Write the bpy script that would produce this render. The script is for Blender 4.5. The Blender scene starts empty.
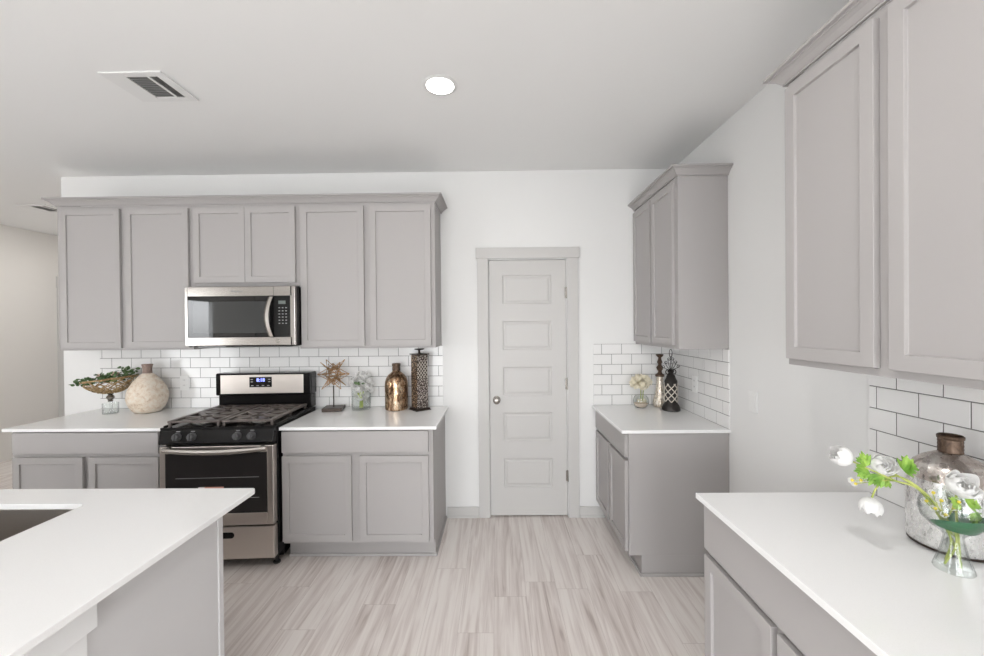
import bpy, bmesh, math, random
from mathutils import Vector, Matrix
PI = math.pi
R = math.radians
sc = bpy.context.scene
col = sc.collection

# ------------------------------------------------------------------ camera, world, lights, exposure
cd = bpy.data.cameras.new('camera')
cam = bpy.data.objects.new('camera', cd)
col.objects.link(cam)
sc.camera = cam
rt = Vector((0.999893, 0.011381, -0.009237)); up = Vector((0.009167, 0.006249, 0.999938)); bk = Vector((0.011438, -0.999916, 0.006144))
cam.matrix_world = Matrix(((rt.x, up.x, bk.x, 0.0), (rt.y, up.y, bk.y, -3.1538), (rt.z, up.z, bk.z, 1.5455), (0, 0, 0, 1)))
cd.sensor_width = 36.0
cd.lens = 392.83 / 984 * 36.0
cd.shift_x = -0.0006; cd.shift_y = -0.0005
cd.clip_start = 0.02; cd.clip_end = 200

w = bpy.data.worlds.new('daylight'); sc.world = w; w.use_nodes = True
nt = w.node_tree; nt.nodes.clear()
wo = nt.nodes.new('ShaderNodeOutputWorld'); bg = nt.nodes.new('ShaderNodeBackground')
tc = nt.nodes.new('ShaderNodeTexCoord'); sx = nt.nodes.new('ShaderNodeSeparateXYZ'); cr = nt.nodes.new('ShaderNodeValToRGB')
nt.links.new(tc.outputs['Generated'], sx.inputs[0]); pass
mr = nt.nodes.new('ShaderNodeMapRange'); mr.inputs['From Min'].default_value = -1; mr.inputs['From Max'].default_value = 1
nt.links.new(sx.outputs['Z'], mr.inputs['Value']); nt.links.new(mr.outputs[0], cr.inputs[0])
e0 = cr.color_ramp.elements.new(.485); e0.color = (.60, .61, .62, 1)
e0 = cr.color_ramp.elements.new(.515); e0.color = (.955, .975, 1.0, 1)
cr.color_ramp.elements[0].position = 0.0; cr.color_ramp.elements[0].color = (0.50, 0.51, 0.52, 1)
cr.color_ramp.elements[-1].position = .85; cr.color_ramp.elements[-1].color = (0.86, 0.93, 1.0, 1)
nt.links.new(cr.outputs[0], bg.inputs[0]); nt.links.new(bg.outputs[0], wo.inputs[0])
bg.inputs[1].default_value = 11.0

def area(name, loc, rot, sx_, sy_, power, color=(1, 1, 1), portal=False):
    l = bpy.data.lights.new(name, 'AREA'); l.shape = 'RECTANGLE'; l.size = sx_; l.size_y = sy_
    l.energy = power; l.color = color
    o = bpy.data.objects.new(name, l); col.objects.link(o); o.location = loc; o.rotation_euler = rot
    if portal: l.cycles.is_portal = True
    return o
# openings of the room: patio door on the left, three windows behind the camera
WIN_L = (-5.65, -3.7, 0.04, 2.12)             # y0, y1, z0, z1 on the left wall
WIN_R = [(-2.4, -1.2, 0.03, 2.2), (-0.75, 1.15, 0.03, 2.2)]   # x0, x1, z0, z1 on the rear wall
RX0, RX1, RY0, RY1, CH = -5.8, 1.4117, -7.0, 4.0, 2.7788
area('portal_patio', (RX0 - .05, (WIN_L[0] + WIN_L[1]) / 2, (WIN_L[2] + WIN_L[3]) / 2), (0, -PI / 2, 0), WIN_L[3] - WIN_L[2], WIN_L[1] - WIN_L[0], 1, portal=True)
for a, b, c, d in WIN_R:
    area('portal_window', ((a + b) / 2, RY0 - .05, (c + d) / 2), (PI / 2, 0, 0), b - a, d - c, 1, portal=True)
sl = bpy.data.lights.new('sun', 'SUN'); sl.energy = 6.0; sl.angle = R(1.5); sl.color = (1, .98, .96)
so = bpy.data.objects.new('sun', sl); col.objects.link(so); so.rotation_euler = (R(42), 0, R(-8)); so.location = (0, -12, 8)
sc.view_settings.view_transform = 'Standard'
sc.view_settings.look = 'None'
sc.view_settings.gamma = 1.0
sc.view_settings.use_curve_mapping = False
sc.view_settings.exposure = 0.08
LAMP_W = 3.0

# ------------------------------------------------------------------ helpers
def srgb(r, g, b):
    f = lambda c: (c / 255 / 12.92) if c / 255 <= .04045 else ((c / 255 + .055) / 1.055) ** 2.4
    return (f(r), f(g), f(b), 1)

def mat(name, colr, rough=0.5, metal=0.0, **k):
    m = bpy.data.materials.new(name); m.use_nodes = True
    p = m.node_tree.nodes['Principled BSDF']
    p.inputs['Base Color'].default_value = (*colr[:3], 1)
    p.inputs['Roughness'].default_value = rough
    p.inputs['Metallic'].default_value = metal
    for a, v in k.items():
        p.inputs[a.replace('_', ' ')].default_value = v
    return m
def N(m, t, **k):
    n = m.node_tree.nodes.new(t)
    for a, v in k.items(): setattr(n, a, v)
    return n
def L(m, a, b): m.node_tree.links.new(a, b)
def P(m): return m.node_tree.nodes['Principled BSDF']
def ramp(m, stops):
    n = N(m, 'ShaderNodeValToRGB'); e = n.color_ramp.elements
    e[0].position, e[0].color = stops[0][0], (*stops[0][1][:3], 1)
    e[1].position, e[1].color = stops[-1][0], (*stops[-1][1][:3], 1)
    for p, c in stops[1:-1]:
        q = e.new(p); q.color = (*c[:3], 1)
    return n
def objcoord(m, scale=(1, 1, 1), rot=(0, 0, 0)):
    t = N(m, 'ShaderNodeTexCoord'); mp = N(m, 'ShaderNodeMapping')
    mp.inputs['Scale'].default_value = scale; mp.inputs['Rotation'].default_value = rot
    L(m, t.outputs['Object'], mp.inputs[0]); return mp.outputs[0]
def noise(m, vec, scale, detail=4, rough=.5, dist=0):
    n = N(m, 'ShaderNodeTexNoise'); n.inputs['Scale'].default_value = scale; n.inputs['Detail'].default_value = detail
    n.inputs['Roughness'].default_value = rough; n.inputs['Distortion'].default_value = dist
    L(m, vec, n.inputs['Vector']); return n
def bump(m, h, strength, dist=.002):
    b = N(m, 'ShaderNodeBump'); b.inputs['Strength'].default_value = strength; b.inputs['Distance'].default_value = dist
    L(m, h, b.inputs['Height']); L(m, b.outputs[0], P(m).inputs['Normal'])

def paint(name, c, rough, bs=.12, sc_=260):
    m = mat(name, c, rough, Specular_IOR_Level=.2)
    v = objcoord(m); n = noise(m, v, sc_, 2); bump(m, n.outputs[0], bs, .0006); return m

M = {}
M['wall'] = paint('wall_paint', (.80, .80, .79), .55)
M['ceil'] = paint('ceiling_paint', (.88, .88, .87), .7, .2, 180)
M['hall'] = paint('hall_warm_lit_paint', (.79, .765, .73), .6)  # the hall's warm light is tinted into this wall colour
M['trim'] = paint('trim_paint', (.59, .58, .565), .35, .03)
M['cab'] = paint('cabinet_paint', (.43, .412, .405), .48, .03, 300)
M['island'] = paint('island_paint', (.62, .61, .61), .4, .03)
M['white'] = mat('white_plastic', (.82, .82, .81), .35)
M['whitesatin'] = paint('white_trim_paint', (.82, .82, .815), .4, .03)

def quartz():
    m = mat('quartz', (.84, .835, .825), .13, 0)
    v = objcoord(m); n = noise(m, v, 420, 3, .7)
    r = ramp(m, [(.30, (.86, .86, .855)), (.45, (.90, .90, .895)), (1, (.92, .92, .92))])
    L(m, n.outputs[0], r.inputs[0]); L(m, r.outputs[0], P(m).inputs['Base Color']); return m
M['quartz'] = quartz()
M['tile'] = mat('glazed_tile', (.83, .825, .815), .09)
M['grout'] = mat('dark_grout', (.18, .175, .17), .85)

def floor_mat():
    m = mat('vinyl_plank', (.6, .55, .5), .34)
    t = N(m, 'ShaderNodeTexCoord'); s = N(m, 'ShaderNodeSeparateXYZ'); L(m, t.outputs['Object'], s.inputs[0])
    def mth(op, a_, b_=None, c_=None):
        n = N(m, 'ShaderNodeMath', operation=op)
        for i, q in enumerate((a_, b_, c_)):
            if q is None: continue
            if isinstance(q, (int, float)): n.inputs[i].default_value = q
            else: L(m, q, n.inputs[i])
        return n.outputs[0]
    PW, PL = .182, 1.22
    xr = mth('DIVIDE', mth('ADD', s.outputs['X'], 20.05), PW); row = mth('FLOOR', xr)
    wn = N(m, 'ShaderNodeTexWhiteNoise', noise_dimensions='1D'); L(m, row, wn.inputs['W'])
    yr_ = mth('ADD', mth('DIVIDE', mth('ADD', s.outputs['Y'], 30.0), PL), wn.outputs['Value']); idx = mth('FLOOR', yr_)
    cb = N(m, 'ShaderNodeCombineXYZ'); L(m, row, cb.inputs[0]); L(m, idx, cb.inputs[1])
    wn2 = N(m, 'ShaderNodeTexWhiteNoise', noise_dimensions='2D'); L(m, cb.outputs[0], wn2.inputs['Vector'])
    fx, fy = mth('FRACT', xr), mth('FRACT', yr_)
    jx = mth('LESS_THAN', mth('MINIMUM', fx, mth('SUBTRACT', 1.0, fx)), .0045); jy = mth('LESS_THAN', mth('MINIMUM', fy, mth('SUBTRACT', 1.0, fy)), .0009)
    joint = mth('MAXIMUM', jx, jy)
    # a random shift of the grain for every plank
    sh = N(m, 'ShaderNodeVectorMath', operation='SCALE'); sh.inputs['Scale'].default_value = 9.0
    L(m, wn2.outputs['Color'], sh.inputs[0])
    ad = N(m, 'ShaderNodeVectorMath', operation='ADD'); L(m, t.outputs['Object'], ad.inputs[0]); L(m, sh.outputs[0], ad.inputs[1])
    def grain(sx_, sy_, det, dist):
        mp = N(m, 'ShaderNodeMapping'); mp.inputs['Scale'].default_value = (sx_, sy_, 1); L(m, ad.outputs[0], mp.inputs[0])
        return noise(m, mp.outputs[0], 1.0, det, .55, dist)
    g1 = grain(20, 1.1, 3, 1.6); g2 = grain(90, 3.4, 4, .8); g3 = grain(6, .7, 2, .9)
    mx = N(m, 'ShaderNodeMath', operation='MULTIPLY_ADD'); mx.inputs[1].default_value = .56; L(m, g1.outputs[0], mx.inputs[0])
    m2 = N(m, 'ShaderNodeMath', operation='MULTIPLY'); m2.inputs[1].default_value = .17; L(m, g2.outputs[0], m2.inputs[0]); L(m, m2.outputs[0], mx.inputs[2])
    m3 = N(m, 'ShaderNodeMath', operation='MULTIPLY_ADD'); m3.inputs[1].default_value = .27; L(m, g3.outputs[0], m3.inputs[0]); L(m, mx.outputs[0], m3.inputs[2])
    m4 = N(m, 'ShaderNodeMath', operation='MULTIPLY_ADD'); m4.inputs[1].default_value = .06; L(m, wn2.outputs['Value'], m4.inputs[0]); L(m, m3.outputs[0], m4.inputs[2])
    r = ramp(m, [(.32, srgb(168, 153, 146)), (.42, srgb(206, 195, 189)), (.50, srgb(221, 212, 207)), (.58, srgb(233, 226, 221)), (.72, srgb(238, 233, 228))])
    L(m, m4.outputs[0], r.inputs[0])
    mixn = N(m, 'ShaderNodeMixRGB', blend_type='MULTIPLY'); mixn.inputs[2].default_value = (.74, .71, .70, 1)
    L(m, joint, mixn.inputs[0]); L(m, r.outputs[0], mixn.inputs[1]); L(m, mixn.outputs[0], P(m).inputs['Base Color'])
    bump(m, g2.outputs[0], .08, .001)
    return m
M['floor'] = floor_mat()

def brushed(name, c, rough, sx_=(2, 300, 300)):
    m = mat(name, c, rough, 1.0)
    v = objcoord(m, sx_); n = noise(m, v, 1, 3, .6)
    r = ramp(m, [(.3, (rough - .02,) * 3), (.7, (rough + .04,) * 3)]); L(m, n.outputs[0], r.inputs[0]); L(m, r.outputs[0], P(m).inputs['Roughness'])
    return m
M['steel'] = brushed('brushed_steel', (.40, .378, .355), .17)
M['steel_dark'] = brushed('sink_steel', (.50, .47, .44), .30)
M['steel2'] = brushed('range_steel', (.68, .63, .585), .30, (1, 120, 700))
M['nickel'] = mat('satin_nickel', (.33, .31, .285), .25, 1)
M['blackgloss'] = mat('black_enamel', (.008, .0075, .0075), .10, Specular_IOR_Level=.22)
M['black'] = mat('black_matte', (.02, .02, .02), .5)
M['iron'] = mat('cast_iron', (.120, .100, .090), .38)
M['ovenglass'] = mat('oven_glass', (.020, .018, .018), .05)
M['mwglass'] = mat('microwave_glass', (.010, .010, .010), .015)
M['keypad'] = mat('keypad', (.012, .012, .012), .12, Specular_IOR_Level=.25)
M['keyprint'] = mat('key_print', (.30, .30, .30), .5)
M['burner'] = mat('burner_cap', (.03, .03, .03), .4)
M['alu'] = mat('burner_ring', (.6, .58, .55), .35, 1)
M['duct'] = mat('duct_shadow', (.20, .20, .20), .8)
def thin_glass(name, edge):
    m = bpy.data.materials.new(name); m.use_nodes = True; t = m.node_tree; t.nodes.clear()
    o = t.nodes.new('ShaderNodeOutputMaterial'); mx = t.nodes.new('ShaderNodeMixShader'); tr = t.nodes.new('ShaderNodeBsdfTransparent'); gl = t.nodes.new('ShaderNodeBsdfGlossy')
    lw = t.nodes.new('ShaderNodeLayerWeight'); lw.inputs['Blend'].default_value = .5
    pw = t.nodes.new('ShaderNodeMath'); pw.operation = 'POWER'; pw.inputs[1].default_value = 4; t.links.new(lw.outputs['Facing'], pw.inputs[0])
    ma = t.nodes.new('ShaderNodeMath'); ma.operation = 'MULTIPLY_ADD'; ma.inputs[1].default_value = .5; ma.inputs[2].default_value = .035; t.links.new(pw.outputs[0], ma.inputs[0])
    c = t.nodes.new('ShaderNodeMixRGB'); c.inputs[1].default_value = (.97, .98, .975, 1); c.inputs[2].default_value = (*edge, 1)
    gl.inputs['Roughness'].default_value = .01
    t.links.new(pw.outputs[0], c.inputs[0]); t.links.new(c.outputs[0], tr.inputs[0]); t.links.new(ma.outputs[0], mx.inputs[0]); t.links.new(tr.outputs[0], mx.inputs[1]); t.links.new(gl.outputs[0], mx.inputs[2]); t.links.new(mx.outputs[0], o.inputs[0])
    return m
M['glass'] = thin_glass('clear_glass', (.45, .47, .46))
M['paleglass'] = thin_glass('pale_glass', (.70, .72, .71))
M['greenglass'] = mat('green_leaf_wrap', (.025, .14, .055), .3)
M['water'] = mat('water', (1, 1, 1), 0.0, 0, Transmission_Weight=1.0, IOR=1.33)
def emis(name, c, s):
    m = mat(name, c, .5); P(m).inputs['Emission Color'].default_value = (*c[:3], 1); P(m).inputs['Emission Strength'].default_value = s; return m
M['lamp'] = emis('lamp_lens', (1, .97, .93), 12)
M['digits'] = emis('blue_digits', (.25, .30, 1), 2.2)

def mercury(name, stops, scale, rough=.12, metal=.9, bs=.2):
    m = mat(name, (.7, .6, .5), rough, metal)
    v = objcoord(m, (1, 1, .45)); n = noise(m, v, scale, 6, .68, .6); r = ramp(m, stops)
    L(m, n.outputs[0], r.inputs[0]); L(m, r.outputs[0], P(m).inputs['Base Color'])
    n2 = noise(m, v, scale * 2.2, 3, .6); r2 = ramp(m, [(.4, (rough,) * 3), (.65, (rough + .35,) * 3)]); L(m, n2.outputs[0], r2.inputs[0]); L(m, r2.outputs[0], P(m).inputs['Roughness'])
    bump(m, n2.outputs[0], bs, .002); return m
M['merc_gold'] = mercury('antique_gold_glass', [(.34, (.12, .065, .035)), (.47, (.32, .20, .12)), (.58, (.55, .41, .28)), (.74, (.90, .83, .70))], 30)
M['merc_silver'] = mercury('antique_silver_glass', [(.27, (.10, .09, .08)), (.33, (.50, .48, .46)), (.39, (.78, .77, .76)), (.75, (.88, .87, .86))], 60, .14, .85, .12)
M['merc_cream'] = mercury('cream_mercury_glass', [(.34, (.30, .22, .15)), (.45, (.62, .54, .44)), (.6, (.85, .80, .72)), (.8, (.93, .91, .86))], 42, .2, .5)
M['merc_top2'] = mercury('silver_brown_reflection', [(.3, (.30, .25, .22)), (.5, (.52, .46, .42)), (.62, (.74, .71, .68))], 14, .12, .9, .06)  # brown tones paint a reflection onto the jug's shoulder
M['merc_top'] = mercury('brown_glass_shoulder', [(.3, (.13, .10, .085)), (.6, (.30, .245, .215)), (.8, (.42, .36, .33))], 20, .16, .85, .08)
M['bronze'] = mat('dark_bronze', (.055, .040, .032), .38, .6)
M['bronze2'] = mercury('brown_bronze', [(.3, (.05, .03, .02)), (.6, (.15, .10, .07)), (.8, (.30, .22, .16))], 60, .35, .6)
M['blackiron'] = mat('dark_iron', (.025, .021, .019), .42, .4)
M['lattice'] = mat('lattice_cream', (.62, .57, .50), .6)
M['goldwire'] = mat('gold_wire', (.50, .30, .14), .32, .85)
M['twig'] = mercury('gilded_twig', [(.3, (.22, .14, .06)), (.55, (.46, .32, .16)), (.8, (.70, .54, .32))], 60, .4, .45)
def vase_mat():
    m = mat('crackled_clay', (.7, .6, .5), .5)
    v = objcoord(m); n = noise(m, v, 34, 6, .72, .4)
    r = ramp(m, [(.33, (.48, .36, .26)), (.44, (.70, .57, .44)), (.54, (.78, .69, .58)), (.72, (.80, .755, .68))])
    L(m, n.outputs[0], r.inputs[0]); L(m, r.outputs[0], P(m).inputs['Base Color']); bump(m, n.outputs[0], .35, .004)
    return m
M['clay'] = vase_mat()
M['clayneck'] = mercury('clay_neck', [(.3, (.16, .11, .09)), (.6, (.33, .24, .20)), (.8, (.45, .36, .31))], 50, .6, 0)
def mosaic(name, base, spots, scale):
    m = mat(name, base, .3, .3)
    v = objcoord(m); vo = N(m, 'ShaderNodeTexVoronoi'); vo.inputs['Scale'].default_value = scale; L(m, v, vo.inputs['Vector'])
    r = ramp(m, [(.0, spots[0]), (.28, spots[1]), (.42, spots[2]), (.55, base)]); r.color_ramp.interpolation = 'CONSTANT'
    L(m, vo.outputs['Distance'], r.inputs[0]); L(m, r.outputs[0], P(m).inputs['Base Color']); bump(m, vo.outputs['Distance'], .6, .003)
    return m
M['mosaic'] = mosaic('punched_metal', (.045, .03, .022), [(.62, .50, .36), (.34, .23, .14), (.12, .075, .05)], 85)
M['mosaic2'] = mosaic('punched_metal_pale', (.06, .045, .04), [(.66, .62, .57), (.42, .38, .35), (.16, .12, .10)], 95)
def leafm(name, a, b):
    m = mat(name, a, .45); v = objcoord(m); n = noise(m, v, 30, 2); r = ramp(m, [(.35, a), (.65, b)])
    L(m, n.outputs[0], r.inputs[0]); L(m, r.outputs[0], P(m).inputs['Base Color']); return m
M['leaf'] = leafm('bright_leaf', (.13, .30, .03), (.36, .56, .10))
M['darkleaf'] = leafm('dark_leaf', (.035, .085, .022), (.13, .21, .085))
M['stem'] = leafm('stem_green', (.28, .36, .06), (.46, .50, .14))
def petal_mat(name, c):
    m = bpy.data.materials.new(name); m.use_nodes = True; t = m.node_tree; t.nodes.clear()
    o = t.nodes.new('ShaderNodeOutputMaterial'); mx = t.nodes.new('ShaderNodeMixShader'); d = t.nodes.new('ShaderNodeBsdfDiffuse'); tl = t.nodes.new('ShaderNodeBsdfTranslucent')
    d.inputs[0].default_value = (*c, 1); tl.inputs[0].default_value = (*c, 1); mx.inputs[0].default_value = .28
    t.links.new(d.outputs[0], mx.inputs[1]); t.links.new(tl.outputs[0], mx.inputs[2]); t.links.new(mx.outputs[0], o.inputs[0]); return m
M['petal'] = petal_mat('white_petal', (.95, .945, .93))
M['cream'] = petal_mat('cream_petal', (.95, .90, .76))
M['blush'] = petal_mat('blush_petal', (.85, .70, .62))
M['yellow'] = mat('yellow_stamen', (.72, .60, .06), .5)
M['paper'] = mat('white_paper', (.80, .78, .76), .6)
M['salmon'] = mat('salmon_paper', (.62, .30, .23), .6)
M['ground'] = mat('concrete', (.42, .40, .37), .9)
M['fence'] = mat('fence_boards', (.62, .56, .50), .8)
M['sand'] = mat('wax_sand', (.75, .62, .52), .7)

class MB:
    """collects shapes into one mesh"""
    def __init__(s): s.bm = bmesh.new(); s.T = Matrix.Identity(4)
    def face(s, vs):
        try: return s.bm.faces.new(vs)
        except ValueError: return None
    def v(s, co): return s.bm.verts.new(s.T @ Vector(co))
    def box(s, a, b):
        (x0, y0, z0), (x1, y1, z1) = a, b
        x0, x1 = min(x0, x1), max(x0, x1); y0, y1 = min(y0, y1), max(y0, y1); z0, z1 = min(z0, z1), max(z0, z1)
        v = [s.v(c) for c in ((x0, y0, z0), (x1, y0, z0), (x1, y1, z0), (x0, y1, z0), (x0, y0, z1), (x1, y0, z1), (x1, y1, z1), (x0, y1, z1))]
        fs = [s.face([v[i] for i in q]) for q in ((0, 3, 2, 1), (4, 5, 6, 7), (0, 1, 5, 4), (1, 2, 6, 5), (2, 3, 7, 6), (3, 0, 4, 7))]
        return fs            # [2] is the -y face
    def lathe(s, prof, c=(0, 0, 0), seg=40, rfun=None, close=False):
        rings = []
        for r, z in prof:
            if r < 1e-6: rings.append([s.v((c[0], c[1], c[2] + z))])
            else: rings.append([s.v((c[0] + r * (rfun(i, z) if rfun else 1) * math.cos(2 * PI * i / seg), c[1] + r * (rfun(i, z) if rfun else 1) * math.sin(2 * PI * i / seg), c[2] + z)) for i in range(seg)])
        pairs = list(zip(rings, rings[1:]))
        if close: pairs.append((rings[-1], rings[0]))
        for a, b in pairs:
            for i in range(seg):
                j = (i + 1) % seg
                if len(a) == 1 and len(b) == 1: continue
                if len(a) == 1: s.face((a[0], b[j], b[i]))
                elif len(b) == 1: s.face((a[i], a[j], b[0]))
                else: s.face((a[i], a[j], b[j], b[i]))
        if not close:
            if len(rings[0]) > 1: s.face(rings[0][::-1])
            if len(rings[-1]) > 1: s.face(rings[-1])
    def tube(s, pts, r, seg=8, cap=True, flat=1.0):
        pts = [Vector(p) for p in pts]; n = len(pts)
        rs = r if isinstance(r, (list, tuple)) else [r] * n
        closed = (pts[0] - pts[-1]).length < 1e-7
        if closed: pts = pts[:-1]; n -= 1
        up_ = Vector((0, 0, 1)); rings = []; prev = None
        for i in range(n):
            if closed: t = (pts[(i + 1) % n] - pts[i - 1]).normalized()
            else: t = (pts[min(i + 1, n - 1)] - pts[max(i - 1, 0)]).normalized()
            if prev is None:
                a = up_ if abs(t.z) < .9 else Vector((1, 0, 0))
                x = t.cross(a).normalized()
            else: x = (prev - t * prev.dot(t)).normalized()
            prev = x; y = t.cross(x)
            rings.append([s.v(pts[i] + x * rs[i] * math.cos(2 * PI * k / seg) + y * rs[i] * flat * math.sin(2 * PI * k / seg)) for k in range(seg)])
        pairs = list(zip(rings, rings[1:]))
        if closed: pairs.append((rings[-1], rings[0]))
        for a, b in pairs:
            for k in range(seg): s.face((a[k], a[(k + 1) % seg], b[(k + 1) % seg], b[k]))
        if cap and not closed: s.face(rings[0][::-1]); s.face(rings[-1])
    def prism(s, poly, z0, z1):
        a = [s.v((x, y, z0)) for x, y in poly]; b = [s.v((x, y, z1)) for x, y in poly]; n = len(poly)
        s.face(a[::-1]); s.face(b)
        for i in range(n): s.face((a[i], a[(i + 1) % n], b[(i + 1) % n], b[i]))
    def sphere(s, c, r, seg=16, rings=10, sz=1.0):
        s.lathe([(r * math.sin(PI * i / rings), -r * sz * math.cos(PI * i / rings)) for i in range(rings + 1)], c, seg)
    def build(s, name, m, parent=None, bevel=0, smooth=False, loc=None):
        bmesh.ops.recalc_face_normals(s.bm, faces=s.bm.faces[:])
        me = bpy.data.meshes.new(name); s.bm.to_mesh(me); s.bm.free()
        me.materials.append(m)
        o = bpy.data.objects.new(name, me); col.objects.link(o)
        if parent: o.parent = parent
        if loc: o.location = loc
        if smooth:
            for p in me.polygons: p.use_smooth = True
            me.set_sharp_from_angle(angle=R(40))
        if bevel:
            b = o.modifiers.new('bevel', 'BEVEL'); b.width = bevel; b.segments = 2; b.limit_method = 'ANGLE'; b.angle_limit = R(40)
            b.harden_normals = False
        return o

def thing(name, label, cat, loc=(0, 0, 0), rz=0, group=None):
    o = bpy.data.objects.new(name, None); col.objects.link(o); o.empty_display_size = .1
    o.location = loc; o.rotation_euler = (0, 0, rz); tag(o, label, cat, group); return o
def tag(o, label, cat, group=None):
    o['label'] = label; o['category'] = cat
    if group: o['group'] = group
    return o
def struct(o): o['kind'] = 'structure'; return o
def copy_part(o, parent, loc=None):
    c = o.copy(); col.objects.link(c); c.parent = parent
    if loc is not None: c.location = loc
    for ch in [q for q in bpy.data.objects if q.parent == o]: copy_part(ch, c)
    return c

# ------------------------------------------------------------------ the room
mb = MB(); mb.box((RX0 - .3, RY0 - .3, -.1), (RX1 + .15, RY1 + .1, 0)); struct(mb.build('floor', M['floor']))
mb = MB(); mb.box((RX0 - .15, RY0 - .15, CH), (RX1 + .15, RY1 + .1, CH + .12)); struct(mb.build('ceiling', M['ceil']))
DX0, DX1, DZ = -.066, .557, 2.068      # pantry door opening
mb = MB()
mb.box((-3.526, 0, 0), (DX0, .12, CH)); mb.box((DX1, 0, 0), (RX1, .12, CH)); mb.box((DX0, 0, DZ), (DX1, .12, CH))
struct(mb.build('wall_back', M['wall']))
mb = MB(); mb.box((RX1, RY0 - .1, 0), (RX1 + .12, RY1, CH)); struct(mb.build('wall_right', M['wall']))
mb = MB()
y0, y1, z0, z1 = WIN_L
mb.box((RX0 - .12, RY0, 0), (RX0, y0, CH)); mb.box((RX0 - .12, y1, 0), (RX0, 1.99, CH)); mb.box((RX0 - .12, y0, z1), (RX0, y1, CH)); mb.box((RX0 - .12, y0, -.02), (RX0, y1, z0))
struct(mb.build('wall_left', M['hall']))
mb = MB(); xs = [RX0 - .12]
for a, b, c, d in WIN_R: xs += [a, b]
xs.append(RX1)
for i in range(0, len(xs), 2): mb.box((xs[i], RY0 - .12, 0), (xs[i + 1], RY0, CH))
for a, b, c, d in WIN_R:
    mb.box((a, RY0 - .12, 0), (b, RY0, c)); mb.box((a, RY0 - .12, d), (b, RY0, CH))
struct(mb.build('wall_rear', M['wall']))
# hall beyond the end of the back wall
mb = MB(); mb.box((RX0 - .5, 1.99, 0), (-3.526, 2.11, CH)); struct(mb.build('wall_hall_end', M['hall']))
mb = MB(); mb.box((-3.526, .12, 0), (-3.406, 1.99, CH)); struct(mb.build('wall_hall_side', M['hall']))

def window(n, T, w_, h_, mull):
    t = bpy.data.objects.new('window_%d' % n, None); col.objects.link(t); t.matrix_world = T; struct(t)
    m = MB(); e = .05
    m.box((0, -.05, 0), (w_, .03, e)); m.box((0, -.05, h_ - e), (w_, .03, h_)); m.box((0, -.05, e), (e, .03, h_ - e)); m.box((w_ - e, -.05, e), (w_, .03, h_ - e))
    m.box((w_ / 2 - .03, -.04, e), (w_ / 2 + .03, .02, h_ - e))
    if mull: m.box((e, -.04, h_ / 2 - .025), (w_ - e, .02, h_ / 2 + .025))
    m.build('window_frame', M['white'], t)
for i, (a, b, c, d) in enumerate(WIN_R): window(i + 1, Matrix.Translation((a, RY0 - .06, c)), b - a, d - c, True)
window(3, Matrix.Translation((RX0 - .06, WIN_L[0], WIN_L[2])) @ Matrix.Rotation(PI / 2, 4, 'Z'), WIN_L[1] - WIN_L[0], WIN_L[3] - WIN_L[2], False)
# pantry door
d1 = bpy.data.objects.new('door_1', None); col.objects.link(d1); d1.location = (DX0, 0, 0); struct(d1)
W_ = DX1 - DX0
mb = MB()
px = [.003, .110, .503, W_ - .003]
pz = [.012]
tops = [1.945 - .3685 * k for k in range(5)]
for t in reversed(tops): pz += [t - .232, t]
pz.append(DZ - .004)
yf, yb = .004, .039
g = [[mb.v((x, yf, z)) for x in px] for z in pz]; gb = [[mb.v((x, yb, z)) for x in (px[0], px[-1])] for z in (pz[0], pz[-1])]
pan = []
for j in range(len(pz) - 1):
    for i in range(3):
        fc = mb.face((g[j][i], g[j][i + 1], g[j + 1][i + 1], g[j + 1][i]))
        if i == 1 and j % 2 == 1: pan.append(fc)
mb.face((gb[0][0], gb[1][0], gb[1][1], gb[0][1]))
mb.face([g[j][0] for j in range(len(pz))] + [gb[1][0], gb[0][0]]); mb.face([g[j][3] for j in range(len(pz) - 1, -1, -1)] + [gb[0][1], gb[1][1]])
mb.face([g[0][i] for i in range(3, -1, -1)] + [gb[0][0], gb[0][1]]); mb.face([g[-1][i] for i in range(4)] + [gb[1][1], gb[1][0]])
bmesh.ops.recalc_face_normals(mb.bm, faces=mb.bm.faces[:])
for fc in pan:
    bmesh.ops.inset_individual(mb.bm, faces=[fc], thickness=.012, depth=-.009)
    bmesh.ops.inset_individual(mb.bm, faces=[fc], thickness=.014, depth=0)
    bmesh.ops.inset_individual(mb.bm, faces=[fc], thickness=.016, depth=.006)
mb.build('door_slab', M['trim'], d1)
mb = MB()
mb.box((-.090, -.018, 0), (-.004, 0, DZ + .008)); mb.box((W_ + .004, -.018, 0), (W_ + .090, 0, DZ + .008)); mb.box((-.100, -.024, DZ + .008), (W_ + .102, 0, DZ + .094))
mb.build('door_casing', M['trim'], d1, bevel=.002)
mb = MB(); mb.T = Matrix.Translation((.058, .004, .945)) @ Matrix.Rotation(PI / 2, 4, 'X')
mb.lathe([(0, 0), (.031, 0), (.031, .004), (.026, .008), (.012, .010), (.011, .030), (.020, .036), (.027, .046), (.028, .054), (.022, .064), (.010, .068), (0, .068)], seg=28)
mb.build('door_knob', M['nickel'], d1, smooth=True)
for z in (1.80, 1.07, .33):
    mb = MB(); mb.tube([(W_ + .001, -.001, z - .045), (W_ + .001, -.001, z + .045)], .007, 10); mb.box((W_ - .014, -.001, z - .042), (W_ + .014, .0035, z + .042))
    mb.build('door_hinge', M['nickel'], d1)
mb = MB(); mb.box((DX0 - .05, .125, 0), (DX1 + .05, .14, CH)); struct(mb.build('pantry_light_block', M['wall']))  # unseen panel added behind the door to block stray outside light
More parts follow.
